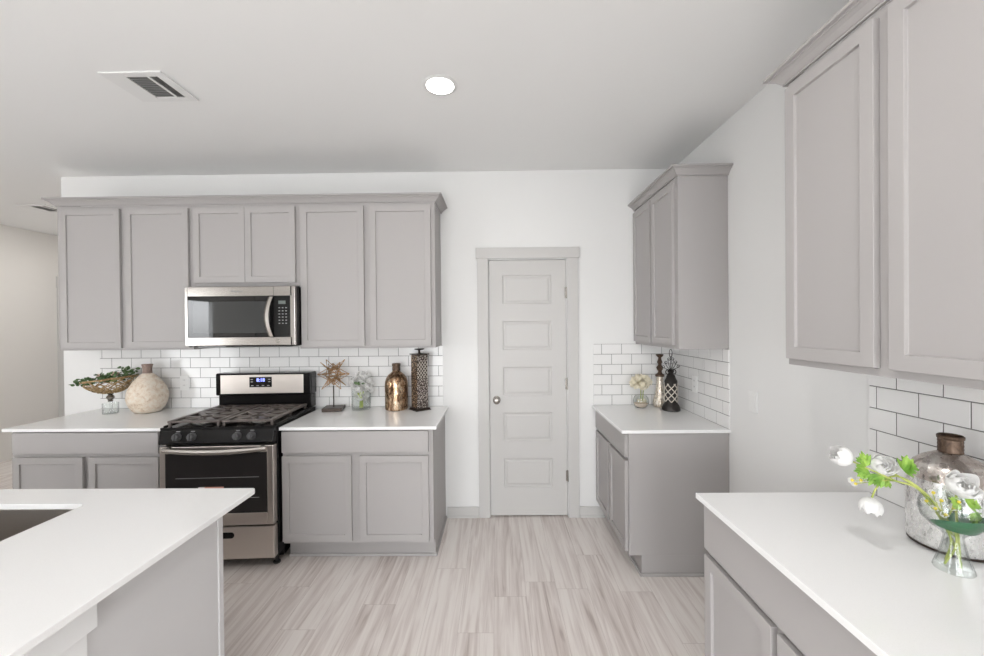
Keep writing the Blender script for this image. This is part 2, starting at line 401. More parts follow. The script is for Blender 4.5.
# baseboards
mb = MB(); mb.box((-.418 + .004, -.013, 0), (DX0 - .092, 0, .085)); mb.box((-.418 + .004, -.020, 0), (DX0 - .092, 0, .016))
mb.box((DX1 + .092, -.013, 0), (.85, 0, .085)); mb.box((DX1 + .092, -.020, 0), (.85, 0, .016)); struct(mb.build('baseboard_back', M['trim'], bevel=.002))
mb = MB(); mb.box((RX1 - .013, -1.655, 0), (RX1, -.752, .085)); struct(mb.build('baseboard_right', M['trim'], bevel=.002))
# hall door casing on the left wall
d2 = bpy.data.objects.new('door_2', None); col.objects.link(d2); struct(d2)
mb = MB(); mb.box((-5.80, 1.96, 0), (-5.70, 1.99, 2.09)); mb.box((-5.80, 1.954, 2.09), (-4.8, 1.99, 2.24)); mb.box((-4.93, 1.96, 0), (-4.84, 1.99, 2.09)); mb.build('door_casing', M['trim'], d2)
mb = MB(); mb.box((-5.70, 1.975, .01), (-4.93, 1.99, 2.09)); mb.build('door_slab', M['trim'], d2)

# ------------------------------------------------------------------ wall tiles
def tile_panel(name, u0, u1, z0, rows, zstep, period, phase, T, label, th=.008):
    """T maps (u, -depth, z) to the wall; top row index rows-1; phase = u of a joint in even rows counted from the top"""
    t = bpy.data.objects.new(name, None); col.objects.link(t); tag(t, label, 'tile backsplash'); t.matrix_world = T @ Matrix.Translation((0, -.0006, 0))
    g = MB(); zt = z0 + rows * zstep; g.box((u0 + .004, -.0068, z0), (u1 - .004, 0, zt)); g.build('grout', M['grout'], t)
    m = MB(); gp = .0016; e = .0012
    for r in range(rows):
        za, zb = zt - (r + 1) * zstep + gp, zt - r * zstep - gp
        ph = phase + (period / 2 if r % 2 else 0)
        k = math.floor((u0 - ph) / period); u = ph + k * period
        while u < u1:
            a, b = max(u, u0), min(u + period, u1)
            a2, b2 = a + (gp if u > u0 else 0), b - (gp if u + period < u1 else 0)
            if b2 - a2 > .006:
                q = [m.v((x, y, z)) for x, y, z in ((a2, 0, za), (b2, 0, za), (b2, 0, zb), (a2, 0, zb), (a2, -th + e, za), (b2, -th + e, za), (b2, -th + e, zb), (a2, -th + e, zb),
                     (a2 + e, -th, za + e), (b2 - e, -th, za + e), (b2 - e, -th, zb - e), (a2 + e, -th, zb - e))]
                for f4 in ((4, 5, 1, 0), (5, 6, 2, 1), (6, 7, 3, 2), (7, 4, 0, 3), (4, 8, 9, 5), (5, 9, 10, 6), (6, 10, 11, 7), (7, 11, 8, 4), (8, 11, 10, 9)):
                    m.face([q[i] for i in f4])
            u += period
    m.build('tiles', M['tile'], t)
    return t
I4 = Matrix.Identity(4)
ZS = .0813; ZC = .898
tile_panel('tile_backsplash', -3.225, -.436, ZC, 6, ZS, .1607, -.473, I4, 'white subway tile backsplash with dark grout behind the range')
tile_panel('tile_backsplash', .766, RX1 - .0085, ZC, 6, ZS, .1590, .833, I4, 'white subway tile backsplash on back wall right of the pantry door')
TR = Matrix.Translation((RX1, 0, 0)) @ Matrix.Rotation(-PI / 2, 4, 'Z')     # u runs towards the camera
tile_panel('tile_backsplash', 0.0, .755, ZC, 6, ZS, .1455, .1065, TR, 'white subway tile on right wall in the far corner beside the dark lantern')
tile_panel('tile_backsplash', 1.652, 3.3, ZC, 6, ZS, .1455, 1.7430 + .0125, TR, 'white subway tile on the right wall behind the silver jug')

# ------------------------------------------------------------------ cabinets
ST, REC = .062, .010
def shaker(w_, h_, th=.02):
    m = MB(); fs = m.box((0, -th, 0), (w_, 0, h_)); fr = fs[2]
    bmesh.ops.recalc_face_normals(m.bm, faces=m.bm.faces[:])
    bmesh.ops.inset_individual(m.bm, faces=[fr], thickness=ST, depth=0)
    bmesh.ops.inset_individual(m.bm, faces=[fr], thickness=.0015, depth=-REC)
    return m
def place_door(par, x0, x1, z0, z1, yf, name='door'):
    m = shaker(x1 - x0, z1 - z0) if name == 'door' else MB()
    if name != 'door': m.box((0, -.02, 0), (x1 - x0, 0, z1 - z0))
    return m.build(name, M['cab'], par, bevel=.0016, loc=(x0, yf, z0))
def upper(label, loc, rz, w_, doors, depth=.305, z0=1.387, z1=2.4415, dz0=1.402, dz1=2.418, group='grey wall cabinets'):
    t = thing('wall_cabinet', label, 'cabinet', loc, rz, group)
    m = MB(); m.box((.0015, -depth + .019, z0 + .012), (w_ - .0015, -.002, z1))
    # side panels and face frame edges hang below the recessed bottom
    m.box((0, -depth, z0), (w_, -depth + .019, z1)); m.box((0, -depth + .019, z0), (.013, -.002, z0 + .012)); m.box((w_ - .013, -depth + .019, z0), (w_, -.002, z0 + .012))
    m.build('body', M['cab'], t, bevel=.0012)
    for a, b in doors: place_door(t, a, b, dz0, dz1, -depth - .0005)
    return t
def base(label, loc, rz, w_, doors, drawers, depth=.60, group='grey base cabinets', ztop=.8775, shoe=False, zd=.726, zt=.703):
    t = thing('base_cabinet', label, 'cabinet', loc, rz, group)
    m = MB(); m.box((0, -depth, .125), (w_, -depth + .019, ztop)); m.box((.0015, -depth + .019, .125), (w_ - .0015, -.002, ztop)); m.box((.0015, -depth + .075, .0005), (w_ - .0015, -.002, .125))
    m.build('body', M['cab'], t, bevel=.0012)
    m = MB(); m.box((.0, -depth + .063, .0005), (w_ + (.011 if shoe else 0), -depth + .0745, .019))
    if shoe: m.box((w_ - .0005, -depth + .0745, .0005), (w_ + .011, -.016, .019))
    m.build('shoe_molding', M['cab'], t, bevel=.003)
    for a, b in drawers: place_door(t, a, b, zd, .866, -depth - .0005, 'drawer_front')
    for a, b in doors: place_door(t, a, b, .146, zt, -depth - .0005)
    return t
UX = -3.215
upper('two-door grey wall cabinet left of the microwave, above the clay vase', (UX, 0, 0), 0, .995, [(.035, .473), (.512, .977)])
upper('short two-door grey wall cabinet directly above the microwave', (-2.22, 0, 0), 0, .783, [(.019, .3945), (.3970, .763)], z0=1.845, dz0=1.870)
upper('two-door grey wall cabinet right of the microwave, above the gold bottle', (-1.437, 0, 0), 0, .991, [(.020, .478), (.521, .962)])
upper('two-door grey wall cabinet hung on right wall in the far corner', (RX1, -.001, 0), -PI / 2, .745, [(.014, .345), (.376, .702)], dz0=1.409)
upper('large grey wall cabinet nearest the camera, above the silver jug', (RX1, -1.650, 0), -PI / 2, .79, [(.012, .358), (.400, .776)], dz0=1.411)
upper('grey wall cabinet beyond the nearest one, at the camera side', (RX1, -2.440, 0), -PI / 2, .79, [(.014, .368), (.400, .776)], dz0=1.411)

def crown(label, path, group='grey crown moldings'):
    prof = [(0, 0), (.010, 0), (.010, .007), (.013, .008), (.018, .014), (.027, .024), (.039, .032), (.043, .033), (.043, .039), (.055, .041), (.055, .051), (0, .051)]
    m = MB(); pts = [Vector(p) for p in path]; n = len(pts); rings = []
    for i in range(n):
        d0 = (pts[i] - pts[i - 1]).normalized() if i else (pts[1] - pts[0]).normalized()
        d1_ = (pts[i + 1] - pts[i]).normalized() if i < n - 1 else d0
        n0 = Vector((d0.y, -d0.x)); n1 = Vector((d1_.y, -d1_.x)); b = (n0 + n1).normalized(); k = 1 / b.dot(n0)
        rings.append([m.v((pts[i].x + b.x * k * o_, pts[i].y + b.y * k * o_, 2.442 + z)) for o_, z in prof])
    for a, b in zip(rings, rings[1:]):
        for j in range(len(prof)): m.face((a[j], a[(j + 1) % len(prof)], b[(j + 1) % len(prof)], b[j]))
    m.face(rings[0]); m.face(rings[-1][::-1])
    return tag(m.build('crown_molding', M['cab']), label, 'crown molding', group)
crown('grey crown molding along the tops of the cabinets over the range', [(UX - .001, -.002), (UX - .001, -.306), (-.445, -.306), (-.445, -.002)])
crown('grey crown molding on the wall cabinet in the far right corner', [(RX1 - .306, -.002), (RX1 - .306, -.747), (RX1 - .002, -.747)])
crown('grey crown molding on top of the wall cabinets nearest the camera', [(RX1 - .002, -1.649), (RX1 - .306, -1.649), (RX1 - .306, -3.23), (RX1 - .002, -3.23)])

base('grey base cabinet left of the range, under the clay vase', (-3.205, 0, 0), 0, 1.036, [(.018, .483), (.523, .985)], [(.018, .985)], depth=.60)
base('grey base cabinet between the range and the pantry door', (-1.412, 0, 0), 0, .987, [(.003, .456), (.509, .959)], [(.003, .959)], depth=.60, shoe=True)
base('grey base cabinet on the right wall in the far corner', (RX1, -.001, 0), -PI / 2, .745, [(.022, .352), (.392, .732)], [(.022, .732)], depth=.614, shoe=True)
base('grey base cabinet on the right wall under the silver jug', (RX1, -1.657, 0), -PI / 2, .80, [(.003, .366), (.390, .79)], [(.003, .79)], depth=.614, zd=.695, zt=.672)
base('grey base cabinet on right wall at the camera side, beyond the first', (RX1, -2.457, 0), -PI / 2, .78, [(.01, .38), (.397, .77)], [(.01, .77)], depth=.614, zd=.695, zt=.672)

def slab(label, x0, x1, y0, y1, group='white quartz countertops'):
    m = MB(); m.box((x0, y0, .878), (x1, y1, .898)); return tag(m.build('countertop', M['quartz'], bevel=.0018), label, 'countertop', group)
slab('white quartz countertop left of the range', -3.228, -2.169, -.640, -.0005)
slab('white quartz countertop between range and pantry door', -1.414, -.396, -.640, -.0005)
slab('white quartz countertop in far right corner holding the dark lantern', .752, RX1 - .0005, -.763, -.0005)
slab('white quartz countertop on the right holding the silver jug', .752, RX1 - .0005, -3.25, -1.648)

# ------------------------------------------------------------------ island
isl = thing('kitchen_island', 'kitchen island body, pale grey panel with white stepped end, under the sink countertop', 'island', (-1.055, -1.680, 0))
mb = MB(); mb.box((-2.15, -.02, .0), (-.012, 0, .8775)); mb.box((-2.15, -.492, .0), (-.012, -.477, .8775)); mb.box((-2.15, -.477, .0), (-2.13, -.02, .8775)); mb.box((-.032, -.477, .0), (-.012, -.02, .8775)); mb.box((-2.13, -.477, .10), (-.032, -.02, .12)); mb.build('body', M['cab'], isl)
mb = MB(); mb.box((-.012, -.492, .0), (.0, .0, .8775)); mb.box((-.012, -.020, .0), (.006, .003, .8775)); mb.build('end_panel', M['island'], isl, bevel=.001)
mb = MB(); mb.box((-2.15, -.70, .0), (.006, -.492, .8775)); mb.build('knee_wall', M['whitesatin'], isl, bevel=.001)
mb = MB(); mb.box((-2.15, -.72, .784), (.026, -.485, .8775)); mb.build('cap_trim', M['whitesatin'], isl, bevel=.001)
# countertop with a sink cut-out
SX0, SX1, SY0, SY1 = -2.30, -1.527, -2.13, -1.722
mb = MB(); bm = mb.bm
def rrect(x0, y0, x1, y1, r, k=6):
    o = []
    for cx, cy, a0 in ((x1 - r, y1 - r, 0), (x0 + r, y1 - r, 90), (x0 + r, y0 + r, 180), (x1 - r, y0 + r, 270)):
        for i in range(k + 1):
            a = R(a0 + 90 * i / k); o.append((cx + r * math.cos(a), cy + r * math.sin(a)))
    return o
outer = rrect(-3.25, -2.75, -.9768, -1.586, .012, 6); inner = rrect(SX0, SY0, SX1, SY1, .02, 6)
for z in (.898, .878):
    vo = [mb.v((x, y, z)) for x, y in outer]; vi = [mb.v((x, y, z)) for x, y in inner]
    n = len(vo)
    for i in range(n): mb.face((vo[i], vo[(i + 1) % n], vi[(i + 1) % n], vi[i]))
    if z == .898: to, ti = vo, vi
    else:
        for i in range(n):
            mb.face((to[i], to[(i + 1) % n], vo[(i + 1) % n], vo[i])); mb.face((ti[i], ti[(i + 1) % n], vi[(i + 1) % n], vi[i]))
tag(mb.build('countertop', M['quartz'], bevel=.0022), 'large white quartz countertop of the island with sink opening', 'countertop')
sk = thing('kitchen_sink', 'brushed steel undermount sink set into the island countertop', 'sink', (0, 0, 0))
mb = MB(); rings = []
for r_, ins, z in ((.03, -.010, .8775), (.03, .002, .8775), (.035, .004, .80), (.05, .012, .69), (.06, .04, .675)):
    rings.append([mb.v((x, y, z)) for x, y in rrect(SX0 + ins, SY0 + ins, SX1 - ins, SY1 - ins, r_, 6)])
for a, b in zip(rings, rings[1:]):
    for i in range(len(a)): mb.face((a[i], a[(i + 1) % len(a)], b[(i + 1) % len(a)], b[i]))
mb.face(rings[-1]); mb.build('basin', M['steel_dark'], sk, smooth=True)
mb = MB(); mb.lathe([(0, .002), (.03, .002), (.045, .006), (.045, .001)], ((SX0 + SX1) / 2, (SY0 + SY1) / 2, .675), 24); mb.build('drain', M['nickel'], sk)

# ------------------------------------------------------------------ gas range
RXL, RXR = -2.163, -1.469
rg = thing('gas_range', 'freestanding gas range in stainless steel and black between the base cabinets', 'range', ((RXL + RXR) / 2 + .008, -.015, 0), R(3.2))
HW = (RXR - RXL) / 2 + .002
mb = MB(); mb.box((-HW, -.645, .075), (HW, -.035, .905)); mb.box((-HW, -.58, .035), (HW, -.05, .075)); mb.build('body', M['blackgloss'], rg, bevel=.003)
for sx_ in (-1, 1):
    for y in (-.60, -.09):
        mb = MB(); mb.lathe([(0, 0.0005), (.022, .0005), (.022, .012), (.012, .016), (.012, .074), (0, .074)], (sx_ * (HW - .035), y, 0), 16); mb.build('foot', M['black'], rg)
mb = MB(); mb.box((-HW + .002, -.695, .082), (HW - .002, -.647, .288)); dr = mb.build('drawer', M['steel2'], rg, bevel=.006)
mb = MB(); mb.prism(rrect(-.10, -.019, .10, .019, .018), .6945, .6975); o = mb.build('handle_recess', M['blackgloss'], dr); o.matrix_local = Matrix.Translation((0, 0, .235)) @ Matrix.Rotation(PI / 2, 4, 'X')
# oven door: steel frame around a dark glass
mb = MB(); gx0, gx1, gz0, gz1 = -HW + .036, HW - .070, .376, .757
gx1 = HW - .042
mb.box((-HW + .002, -.697, .298), (gx0, -.650, .800)); mb.box((gx1, -.697, .298), (HW - .002, -.650, .800)); mb.box((gx0, -.697, .298), (gx1, -.650, gz0)); mb.box((gx0, -.697, gz1), (gx1, -.650, .800))
dr = mb.build('oven_door', M['steel2'], rg, bevel=.004)
mb = MB(); mb.box((gx0 - .004, -.6955, gz0 - .004), (gx1 + .004, -.660, gz1 + .004)); mb.build('door_glass', M['ovenglass'], dr)
mb = MB()
for k in range(2):
    mb = MB(); mb.box((gx0 + .06, -.6960, .47 + k * .13), (gx1 - .05, -.6956, .473 + k * .13)); mb.build('rack_line', M['keyprint'], dr)
mb = MB(); mb.box((-.115, -.6975, .510), (-.075, -.6957, .545)); mb.build('label_sticker', M['paper'], dr, )
mb = MB(); mb.box((-.075, -.6975, .510), (.040, -.6957, .545)); mb.build('label_sticker_print', M['salmon'], dr)
# broad bowed handle
mb = MB(); n = 24
rows_ = []
for i in range(n + 1):
    t = i / n * 2 - 1; x = t * (HW - .034); bow = (1 - t * t)
    y = -.722 - .028 * bow; zc = .786 - .010 * bow; hh = .014 + .002 * bow
    rows_.append([mb.v((x, y, zc - hh)), mb.v((x, y - .007, zc)), mb.v((x, y, zc + hh)), mb.v((x, y + .012, zc + hh)), mb.v((x, y + .012, zc - hh))])
for a, b in zip(rows_, rows_[1:]):
    for k in range(5): mb.face((a[k], a[(k + 1) % 5], b[(k + 1) % 5], b[k]))
mb.face(rows_[0]); mb.face(rows_[-1])
mb.box((-HW + .052, -.715, .772), (-HW + .075, -.69, .800)); mb.box((HW - .075, -.715, .772), (HW - .052, -.69, .800))
mb.build('door_handle', M['steel'], dr, bevel=.002, smooth=True)
# black control panel with knobs
mb = MB()
pf = [(-.648, .812), (-.700, .815), (-.704, .825), (-.690, .902), (-.680, .915), (-.648, .917)]
a = [mb.v((-HW, y, z)) for y, z in pf]; b = [mb.v((HW, y, z)) for y, z in pf]
mb.face(a); mb.face(b[::-1])
for k in range(len(pf)): mb.face((a[k], a[(k + 1) % len(pf)], b[(k + 1) % len(pf)], b[k]))
cp = mb.build('control_panel', M['blackgloss'], rg, bevel=.004)
def knob(x):
    m = MB(); m.lathe([(0, 0), (.026, 0), (.026, .006), (.021, .010), (.019, .026), (.017, .030), (0, .030)], (0, 0, 0), 24); m.box((-.0045, -.020, .028), (.0045, .020, .036))
    o = m.build('knob', M['knob'], rg, bevel=.0015, smooth=True)
    o.matrix_local = Matrix.Translation((x, -.698, .864)) @ Matrix.Rotation(PI / 2 - .15, 4, 'X')
M['knob'] = mat('knob_grey', (.075, .075, .078), .3)
for x in (-.235, -.145, .130, .218): knob(x)
for x in (-.235, -.145, .130, .218):
    mb = MB(); mb.box((x - .012, -.6935, .894), (x + .012, -.6905, .898)); mb.build('panel_print', M['keyprint'], cp)
# cooktop
mb = MB(); mb.box((-HW - .003, -.685, .905), (HW + .003, -.12, .918)); 
for s_ in (-1, 1): mb.box((s_ * (HW - .012), -.66, .918), (s_ * (HW + .003), -.13, .926))
ct_ = mb.build('cooktop', M['blackgloss'], rg, bevel=.004)
BN = [(-.19, -.53, .045), (.19, -.53, .038), (-.19, -.25, .036), (.19, -.25, .045), (0, -.39, .04)]
for x, y, r_ in BN:
    mb = MB(); mb.lathe([(0, .918), (r_ + .018, .918), (r_ + .014, .926), (r_, .927), (r_, .930), (0, .930)], (x, y, 0), 24); bo = mb.build('burner', M['alu'], rg, smooth=True)
    mb = MB(); mb.lathe([(0, .930), (r_ - .004, .930), (r_ - .003, .937), (r_ - .01, .940), (0, .940)], (x, y, 0), 24); mb.build('burner_cap', M['burner'], bo, smooth=True)
for s_ in (-1, 1):
    mb = MB(); X0, X1 = (.010, HW - .018) if s_ > 0 else (-HW + .018, -.010)
    if s_ > 0: X0, X1 = .006, HW - .020
    else: X0, X1 = -HW + .020, -.006
    Y0, Y1, zt = -.655, -.145, .954; q = .032
    def bar(a, b): mb.box((a[0], a[1], zt - .014), (b[0], b[1], zt))
    bar((X0, Y0), (X1, Y0 + q)); bar((X0, Y1 - q), (X1, Y1)); bar((X0, Y0 + q), (X0 + q, Y1 - q)); bar((X1 - q, Y0 + q), (X1, Y1 - q))
    xm, ym = (X0 + X1) / 2, (Y0 + Y1) / 2
    bar((X0 + q, ym - q / 2), (X1 - q, ym + q / 2))
    for yc in (Y0 + .125, Y1 - .125):
        for k in range(8):
            a_ = k * PI / 4; dx, dy = math.cos(a_), math.sin(a_)
            m2 = .035; L_ = min((X1 - q - xm) / abs(dx) if abs(dx) > .1 else 9, (.118) / abs(dy) if abs(dy) > .1 else 9)
            T0 = mb.T; mb.T = Matrix.Translation((xm, yc, 0)) @ Matrix.Rotation(a_, 4, 'Z'); mb.box((m2, -q * .5, zt - .014), (L_, q * .5, zt)); mb.T = T0
    for fx in (X0 + .004, X1 - .019):
        for fy in (Y0 + .002, Y1 - .017, ym - .0075): mb.box((fx, fy, .918), (fx + .015, fy + .015, zt - .014))
    mb.build('grate', M['iron'], rg, bevel=.002)
# back guard
mb = MB(); mb.box((-HW, -.118, .918), (HW, -.030, 1.020)); mb.build('guard_riser', M['blackgloss'], rg, bevel=.003)
mb = MB(); mb.box((-HW + .03, -.1215, .962), (HW - .03, -.1185, 1.008)); mb.build('riser_trim', M['blackgloss'], rg)
mb = MB(); mb.box((-HW - .014, -.135, 1.022), (HW + .008, -.028, 1.193)); gd = mb.build('back_guard', M['blackgloss'], rg, bevel=.010)
mb = MB(); mb.box((-HW + .026, -.1395, 1.036), (HW - .050, -.1355, 1.180)); mb.build('guard_panel', M['steel2'], gd, bevel=.002)
mb = MB(); mb.box((-.105, -.1425, 1.085), (.062, -.1397, 1.163)); ck = mb.build('clock_display', M['blackgloss'], gd)
def text(s_, size, loc, m, par, name, rot=(PI / 2, 0, 0), ex=.0004, bold=0):
    cu = bpy.data.curves.new(name, 'FONT'); cu.body = s_; cu.size = size; cu.extrude = ex; cu.align_x = 'CENTER'; cu.align_y = 'CENTER'; cu.offset = bold; cu.resolution_u = 3
    tmp = bpy.data.objects.new(name + '_curve', cu); me = bpy.data.meshes.new_from_object(tmp); bpy.data.objects.remove(tmp)
    me.name = name; me.materials.clear(); me.materials.append(m)
    o = bpy.data.objects.new(name, me); col.objects.link(o); o.parent = par; o.location = loc; o.rotation_euler = rot; return o
text('8:18', .036, (-.020, -.1432, 1.139), M['digits'], ck, 'clock_digits', bold=.0008)
for k in range(4): mb = MB(); mb.box((-.092 + k * .04, -.1432, 1.094), (-.074 + k * .04, -.1426, 1.100)); mb.build('button_print', M['keyprint'], ck)
for k in range(2):
    for xa in (-.095, .036): mb = MB(); mb.box((xa, -.1432, 1.124 + k * .018), (xa + .017, -.1426, 1.129 + k * .018)); mb.build('button_print', M['keyprint'], ck)

# ------------------------------------------------------------------ over-the-range microwave
MX0, MX1, MZ0, MZ1, MY = -2.208, -1.424, 1.408, 1.834, -.400
mw = thing('microwave', 'stainless steel over-the-range microwave with black glass door', 'microwave', ((MX0 + MX1) / 2, 0, MZ0))
h = (MX1 - MX0) / 2; H_ = MZ1 - MZ0
mb = MB(); mb.box((-h + .004, -.372, .006), (h, -.004, H_)); mb.build('body', M['blackgloss'], mw, bevel=.002)
mb = MB(); mb.box((-h, MY, .010), (-h + .019, -.373, H_)); mb.box((-h + .019, MY, .010), (h - .020, -.373, .068)); mb.box((-h + .019, MY, H_ - .068), (h - .020, -.373, H_)); mb.box((h - .034, MY, .010), (h, -.373, H_))
fr = mb.build('front_frame', M['steel'], mw, bevel=.003)
mb = MB(); mb.box((-h + .018, MY + .004, .067), (h - .155, -.372, H_ - .067)); dg = mb.build('door_window', M['mwglass'], mw)
mb = MB(); mb.box((-h + .055, MY + .0032, .098), (h - .195, MY + .0039, H_ - .105)); mb.build('window_screen', mat('screen_grey', (.045, .047, .047), .02), dg)
mb = MB(); mb.box((h - .153, MY + .0035, .067), (h - .033, -.372, H_ - .067)); kp = mb.build('keypad', M['keypad'], mw)
mb = MB(); mb.box((h - .118, MY + .0025, H_ - .125), (h - .068, MY + .0034, H_ - .102)); mb.build('keypad_display', mat('lcd_grey', (.13, .15, .14), .3), kp)
mb = MB()
for r_ in range(6):
    for c_ in range(3):
        x = h - .118 + c_ * .024; z = H_ - .155 - r_ * .022; mb.box((x, MY + .0028, z), (x + .011, MY + .0034, z + .006))
mb.build('key_buttons', M['keyprint'], kp)
mb = MB(); n = 16; pr = []
for i in range(n + 1):
    t = i / n * 2 - 1; bow = 1 - t * t; x = h - .168 - .016 * bow; y = MY - .006 - .030 * bow; z = H_ / 2 - .002 + t * (H_ / 2 - .072); pr.append((x, y, z))
rr = []
for x, y, z in pr: rr.append([mb.v((x - .016, y, z)), mb.v((x, y - .010, z)), mb.v((x + .016, y, z)), mb.v((x + .014, y + .008, z)), mb.v((x - .014, y + .008, z))])
for a, b in zip(rr, rr[1:]):
    for k in range(5): mb.face((a[k], a[(k + 1) % 5], b[(k + 1) % 5], b[k]))
mb.face(rr[0]); mb.face(rr[-1]); mb.build('door_handle', M['steel'], mw, smooth=True)
text('Whirlpool', .021, (-.02, MY - .0006, H_ - .034), M['keyprint'], fr, 'brand_lettering')
mb = MB(); mb.T = Matrix.Translation((h - .125, MY, .040)) @ Matrix.Rotation(PI / 2, 4, 'X'); mb.lathe([(0, 0), (.014, 0), (.014, .001), (.011, .002), (0, .002)], seg=24); mb.build('round_badge', M['nickel'], fr)
mb = MB(); mb.box((h - .152, MY - .0006, H_ - .068), (h - .1505, MY + .0002, H_)); mb.build('door_seam', M['black'], fr)
mb = MB(); mb.box((-h + .06, -.36, -.006), (-h + .26, -.10, .0055)); mb.build('underside_light', M['keyprint'], mw)
mb = MB(); mb.box((-h + .30, -.36, -.002), (h - .05, -.10, .0055)); mb.build('grease_filter', M['black'], mw)

# ------------------------------------------------------------------ ceiling fixtures
def downlight(x, y, label, power=LAMP_W):
    t = thing('recessed_light', label, 'ceiling light', (x, y, CH), 0, 'recessed ceiling lights')
    m = MB(); m.lathe([(.069, -.0005), (.086, -.0005), (.088, -.003), (.085, -.005), (.071, -.007), (.069, -.005)], (0, 0, 0), 40, close=True); m.build('trim_ring', M['white'], t, smooth=True)
    m = MB(); m.lathe([(0, -.006), (.070, -.006), (.070, -.001), (0, -.001)], (0, 0, 0), 32); m.build('lens', M['lamp'], t)
    l = bpy.data.lights.new('downlight', 'AREA'); l.shape = 'DISK'; l.size = .13; l.energy = power; l.color = (1, .98, .965)
    o = bpy.data.objects.new('downlight_beam', l); col.objects.link(o); o.parent = t; o.location = (0, 0, -.012)
downlight(-.281, -1.135, 'lit round recessed light in the white ceiling above the kitchen', 2.0)
downlight(-2.6, -3.2, 'unseen recessed fill light added in the ceiling above the island', 1.5)  # added fill lamp, out of view
for x, y in ((-.281, -3.6), (-2.6, -5.2), (-.281, -5.6), (-4.6, -3.2)): downlight(x, y, 'unseen recessed fill light added in the ceiling behind the camera')  # added fill lamps, all out of view
downlight(-4.7, 1.35, 'unseen recessed fill light in the ceiling of the hall', 9)  # unseen fill lamp that brightens the hall
downlight(.25, -2.45, 'recessed fill light added in the ceiling just outside the frame above the aisle', 7.5)  # extra lamp added to lift the right wall and lower cabinets
def vent(x0, x1, y0, y1, label, mirror=False):
    t = thing('ceiling_vent', label, 'air vent', ((x0 + x1) / 2, (y0 + y1) / 2, CH), 0, 'ceiling air vents')
    a, b = (x1 - x0) / 2, (y1 - y0) / 2
    m = MB(); fx, fx2, fy = -a + .105, a - .045, .035
    m.box((-a, -b, -.008), (fx, b, -.0005)); m.box((fx2, -b, -.008), (a, b, -.0005)); m.box((fx, -b, -.008), (fx2, -b + fy, -.0005)); m.box((fx, b - fy, -.008), (fx2, b, -.0005))
    dv = fx + (fx2 - fx) * .66; m.box((dv, -b + fy, -.008), (dv + .012, b - fy, -.0005))
    m.build('frame', M['white'], t, bevel=.002)
    m = MB(); m.box((fx, -b + fy, -.0015), (fx2, b - fy, -.0005)); m.build('duct_shade', M['duct'], t)  # flat sheet with the duct's shade put into its grey
    m = MB(); n = 12
    for i in range(n):
        y = -b + fy + (i + .5) * (2 * b - 2 * fy) / n
        m.T = Matrix.Translation((0, y, -.0045)) @ Matrix.Rotation(.7, 4, 'X'); m.box((fx, -.0042, -.0004), (dv, .0042, .0004))
    for i in range(8):
        x = dv + .012 + (i + .5) * (fx2 - dv - .012) / 8
        m.T = Matrix.Translation((x, 0, -.0045)) @ Matrix.Rotation(.7, 4, 'Y'); m.box((-.004, -b + fy, -.0004), (.004, b - fy, .0004))
    m.build('louvers', mat('louver_grey', (.42, .41, .40), .5), t)
vent(-1.905, -1.60, -1.285, -1.04, 'white rectangular ceiling vent with grey louvers above the kitchen')
vent(-4.75, -4.45, .68, .93, 'white ceiling vent in the hall beyond the end of the back wall')

# ------------------------------------------------------------------ switches and outlets
def outlet(name, label, cat, T, kind='outlet'):
    t = bpy.data.objects.new(name, None); col.objects.link(t); tag(t, label, cat); t.matrix_world = T
    m = MB(); m.box((-.036, -.006, -.059), (.036, 0, .059)); m.build('cover_plate', M['white'], t, bevel=.003)
    if kind == 'outlet':
        m = MB()
        for z in (.021, -.021): m.prism(rrect(-.017, z - .015, .017, z + .015, .009), .006, .0078)
        o = m.build('socket_faces', M['white'], t); o.matrix_local = Matrix.Rotation(PI / 2, 4, 'X')
        for z in (.024, -.018):
            for x in (-.007, .005): m = MB(); m.box((x, -.0085, z - .004), (x + .0022, -.0079, z + .006)); m.build('slot', M['keyprint'], t)
    else:
        m = MB(); m.box((-.017, -.0085, -.034), (.017, -.006, .034)); m.build('rocker', M['white'], t, bevel=.001)
outlet('electrical_outlet', 'white outlet on the back wall tile left of the range', 'outlet', Matrix.Translation((-2.530, -.008, 1.100)))
outlet('electrical_outlet', 'white outlet on right wall tile behind the dark lantern', 'outlet', Matrix.Translation((RX1 - .008, -.350, 1.113)) @ Matrix.Rotation(-PI / 2, 4, 'Z'))
outlet('light_switch', 'white rocker switch on the bare right wall between the countertops', 'light switch', Matrix.Translation((RX1, -.974, 1.110)) @ Matrix.Rotation(-PI / 2, 4, 'Z'), 'switch')

# ------------------------------------------------------------------ flowers and leaves
def frame(axis):
    z = Vector(axis).normalized(); a = Vector((0, 0, 1)) if abs(z.z) < .95 else Vector((1, 0, 0))
    x = a.cross(z).normalized(); y = z.cross(x)
    return Matrix(((x.x, y.x, z.x), (x.y, y.y, z.y), (x.z, y.z, z.z))).to_4x4()
def petal(m, az, Rr, amax, wid, rnd, z0=0, nu=4, nv=5):
    g = []
    for j in range(nv + 1):
        v = j / nv; a = .12 + v * amax; ww = wid * (math.sin(PI * min(1, v * .80 + .10)) ** .6); row = []
        for i in range(nu + 1):
            u = i / nu * 2 - 1; th = az + u * ww; rr_ = Rr * (1 + .05 * math.cos(u * 2.5) + (.06 * v * rnd)); dz = -.10 * Rr * (u * u) * v
            row.append(m.v((rr_ * math.sin(a) * math.cos(th), rr_ * math.sin(a) * math.sin(th), z0 + rr_ * (1 - math.cos(a)) + dz)))
        g.append(row)
    for j in range(nv):
        for i in range(nu): m.face((g[j][i], g[j][i + 1], g[j + 1][i + 1], g[j + 1][i]))
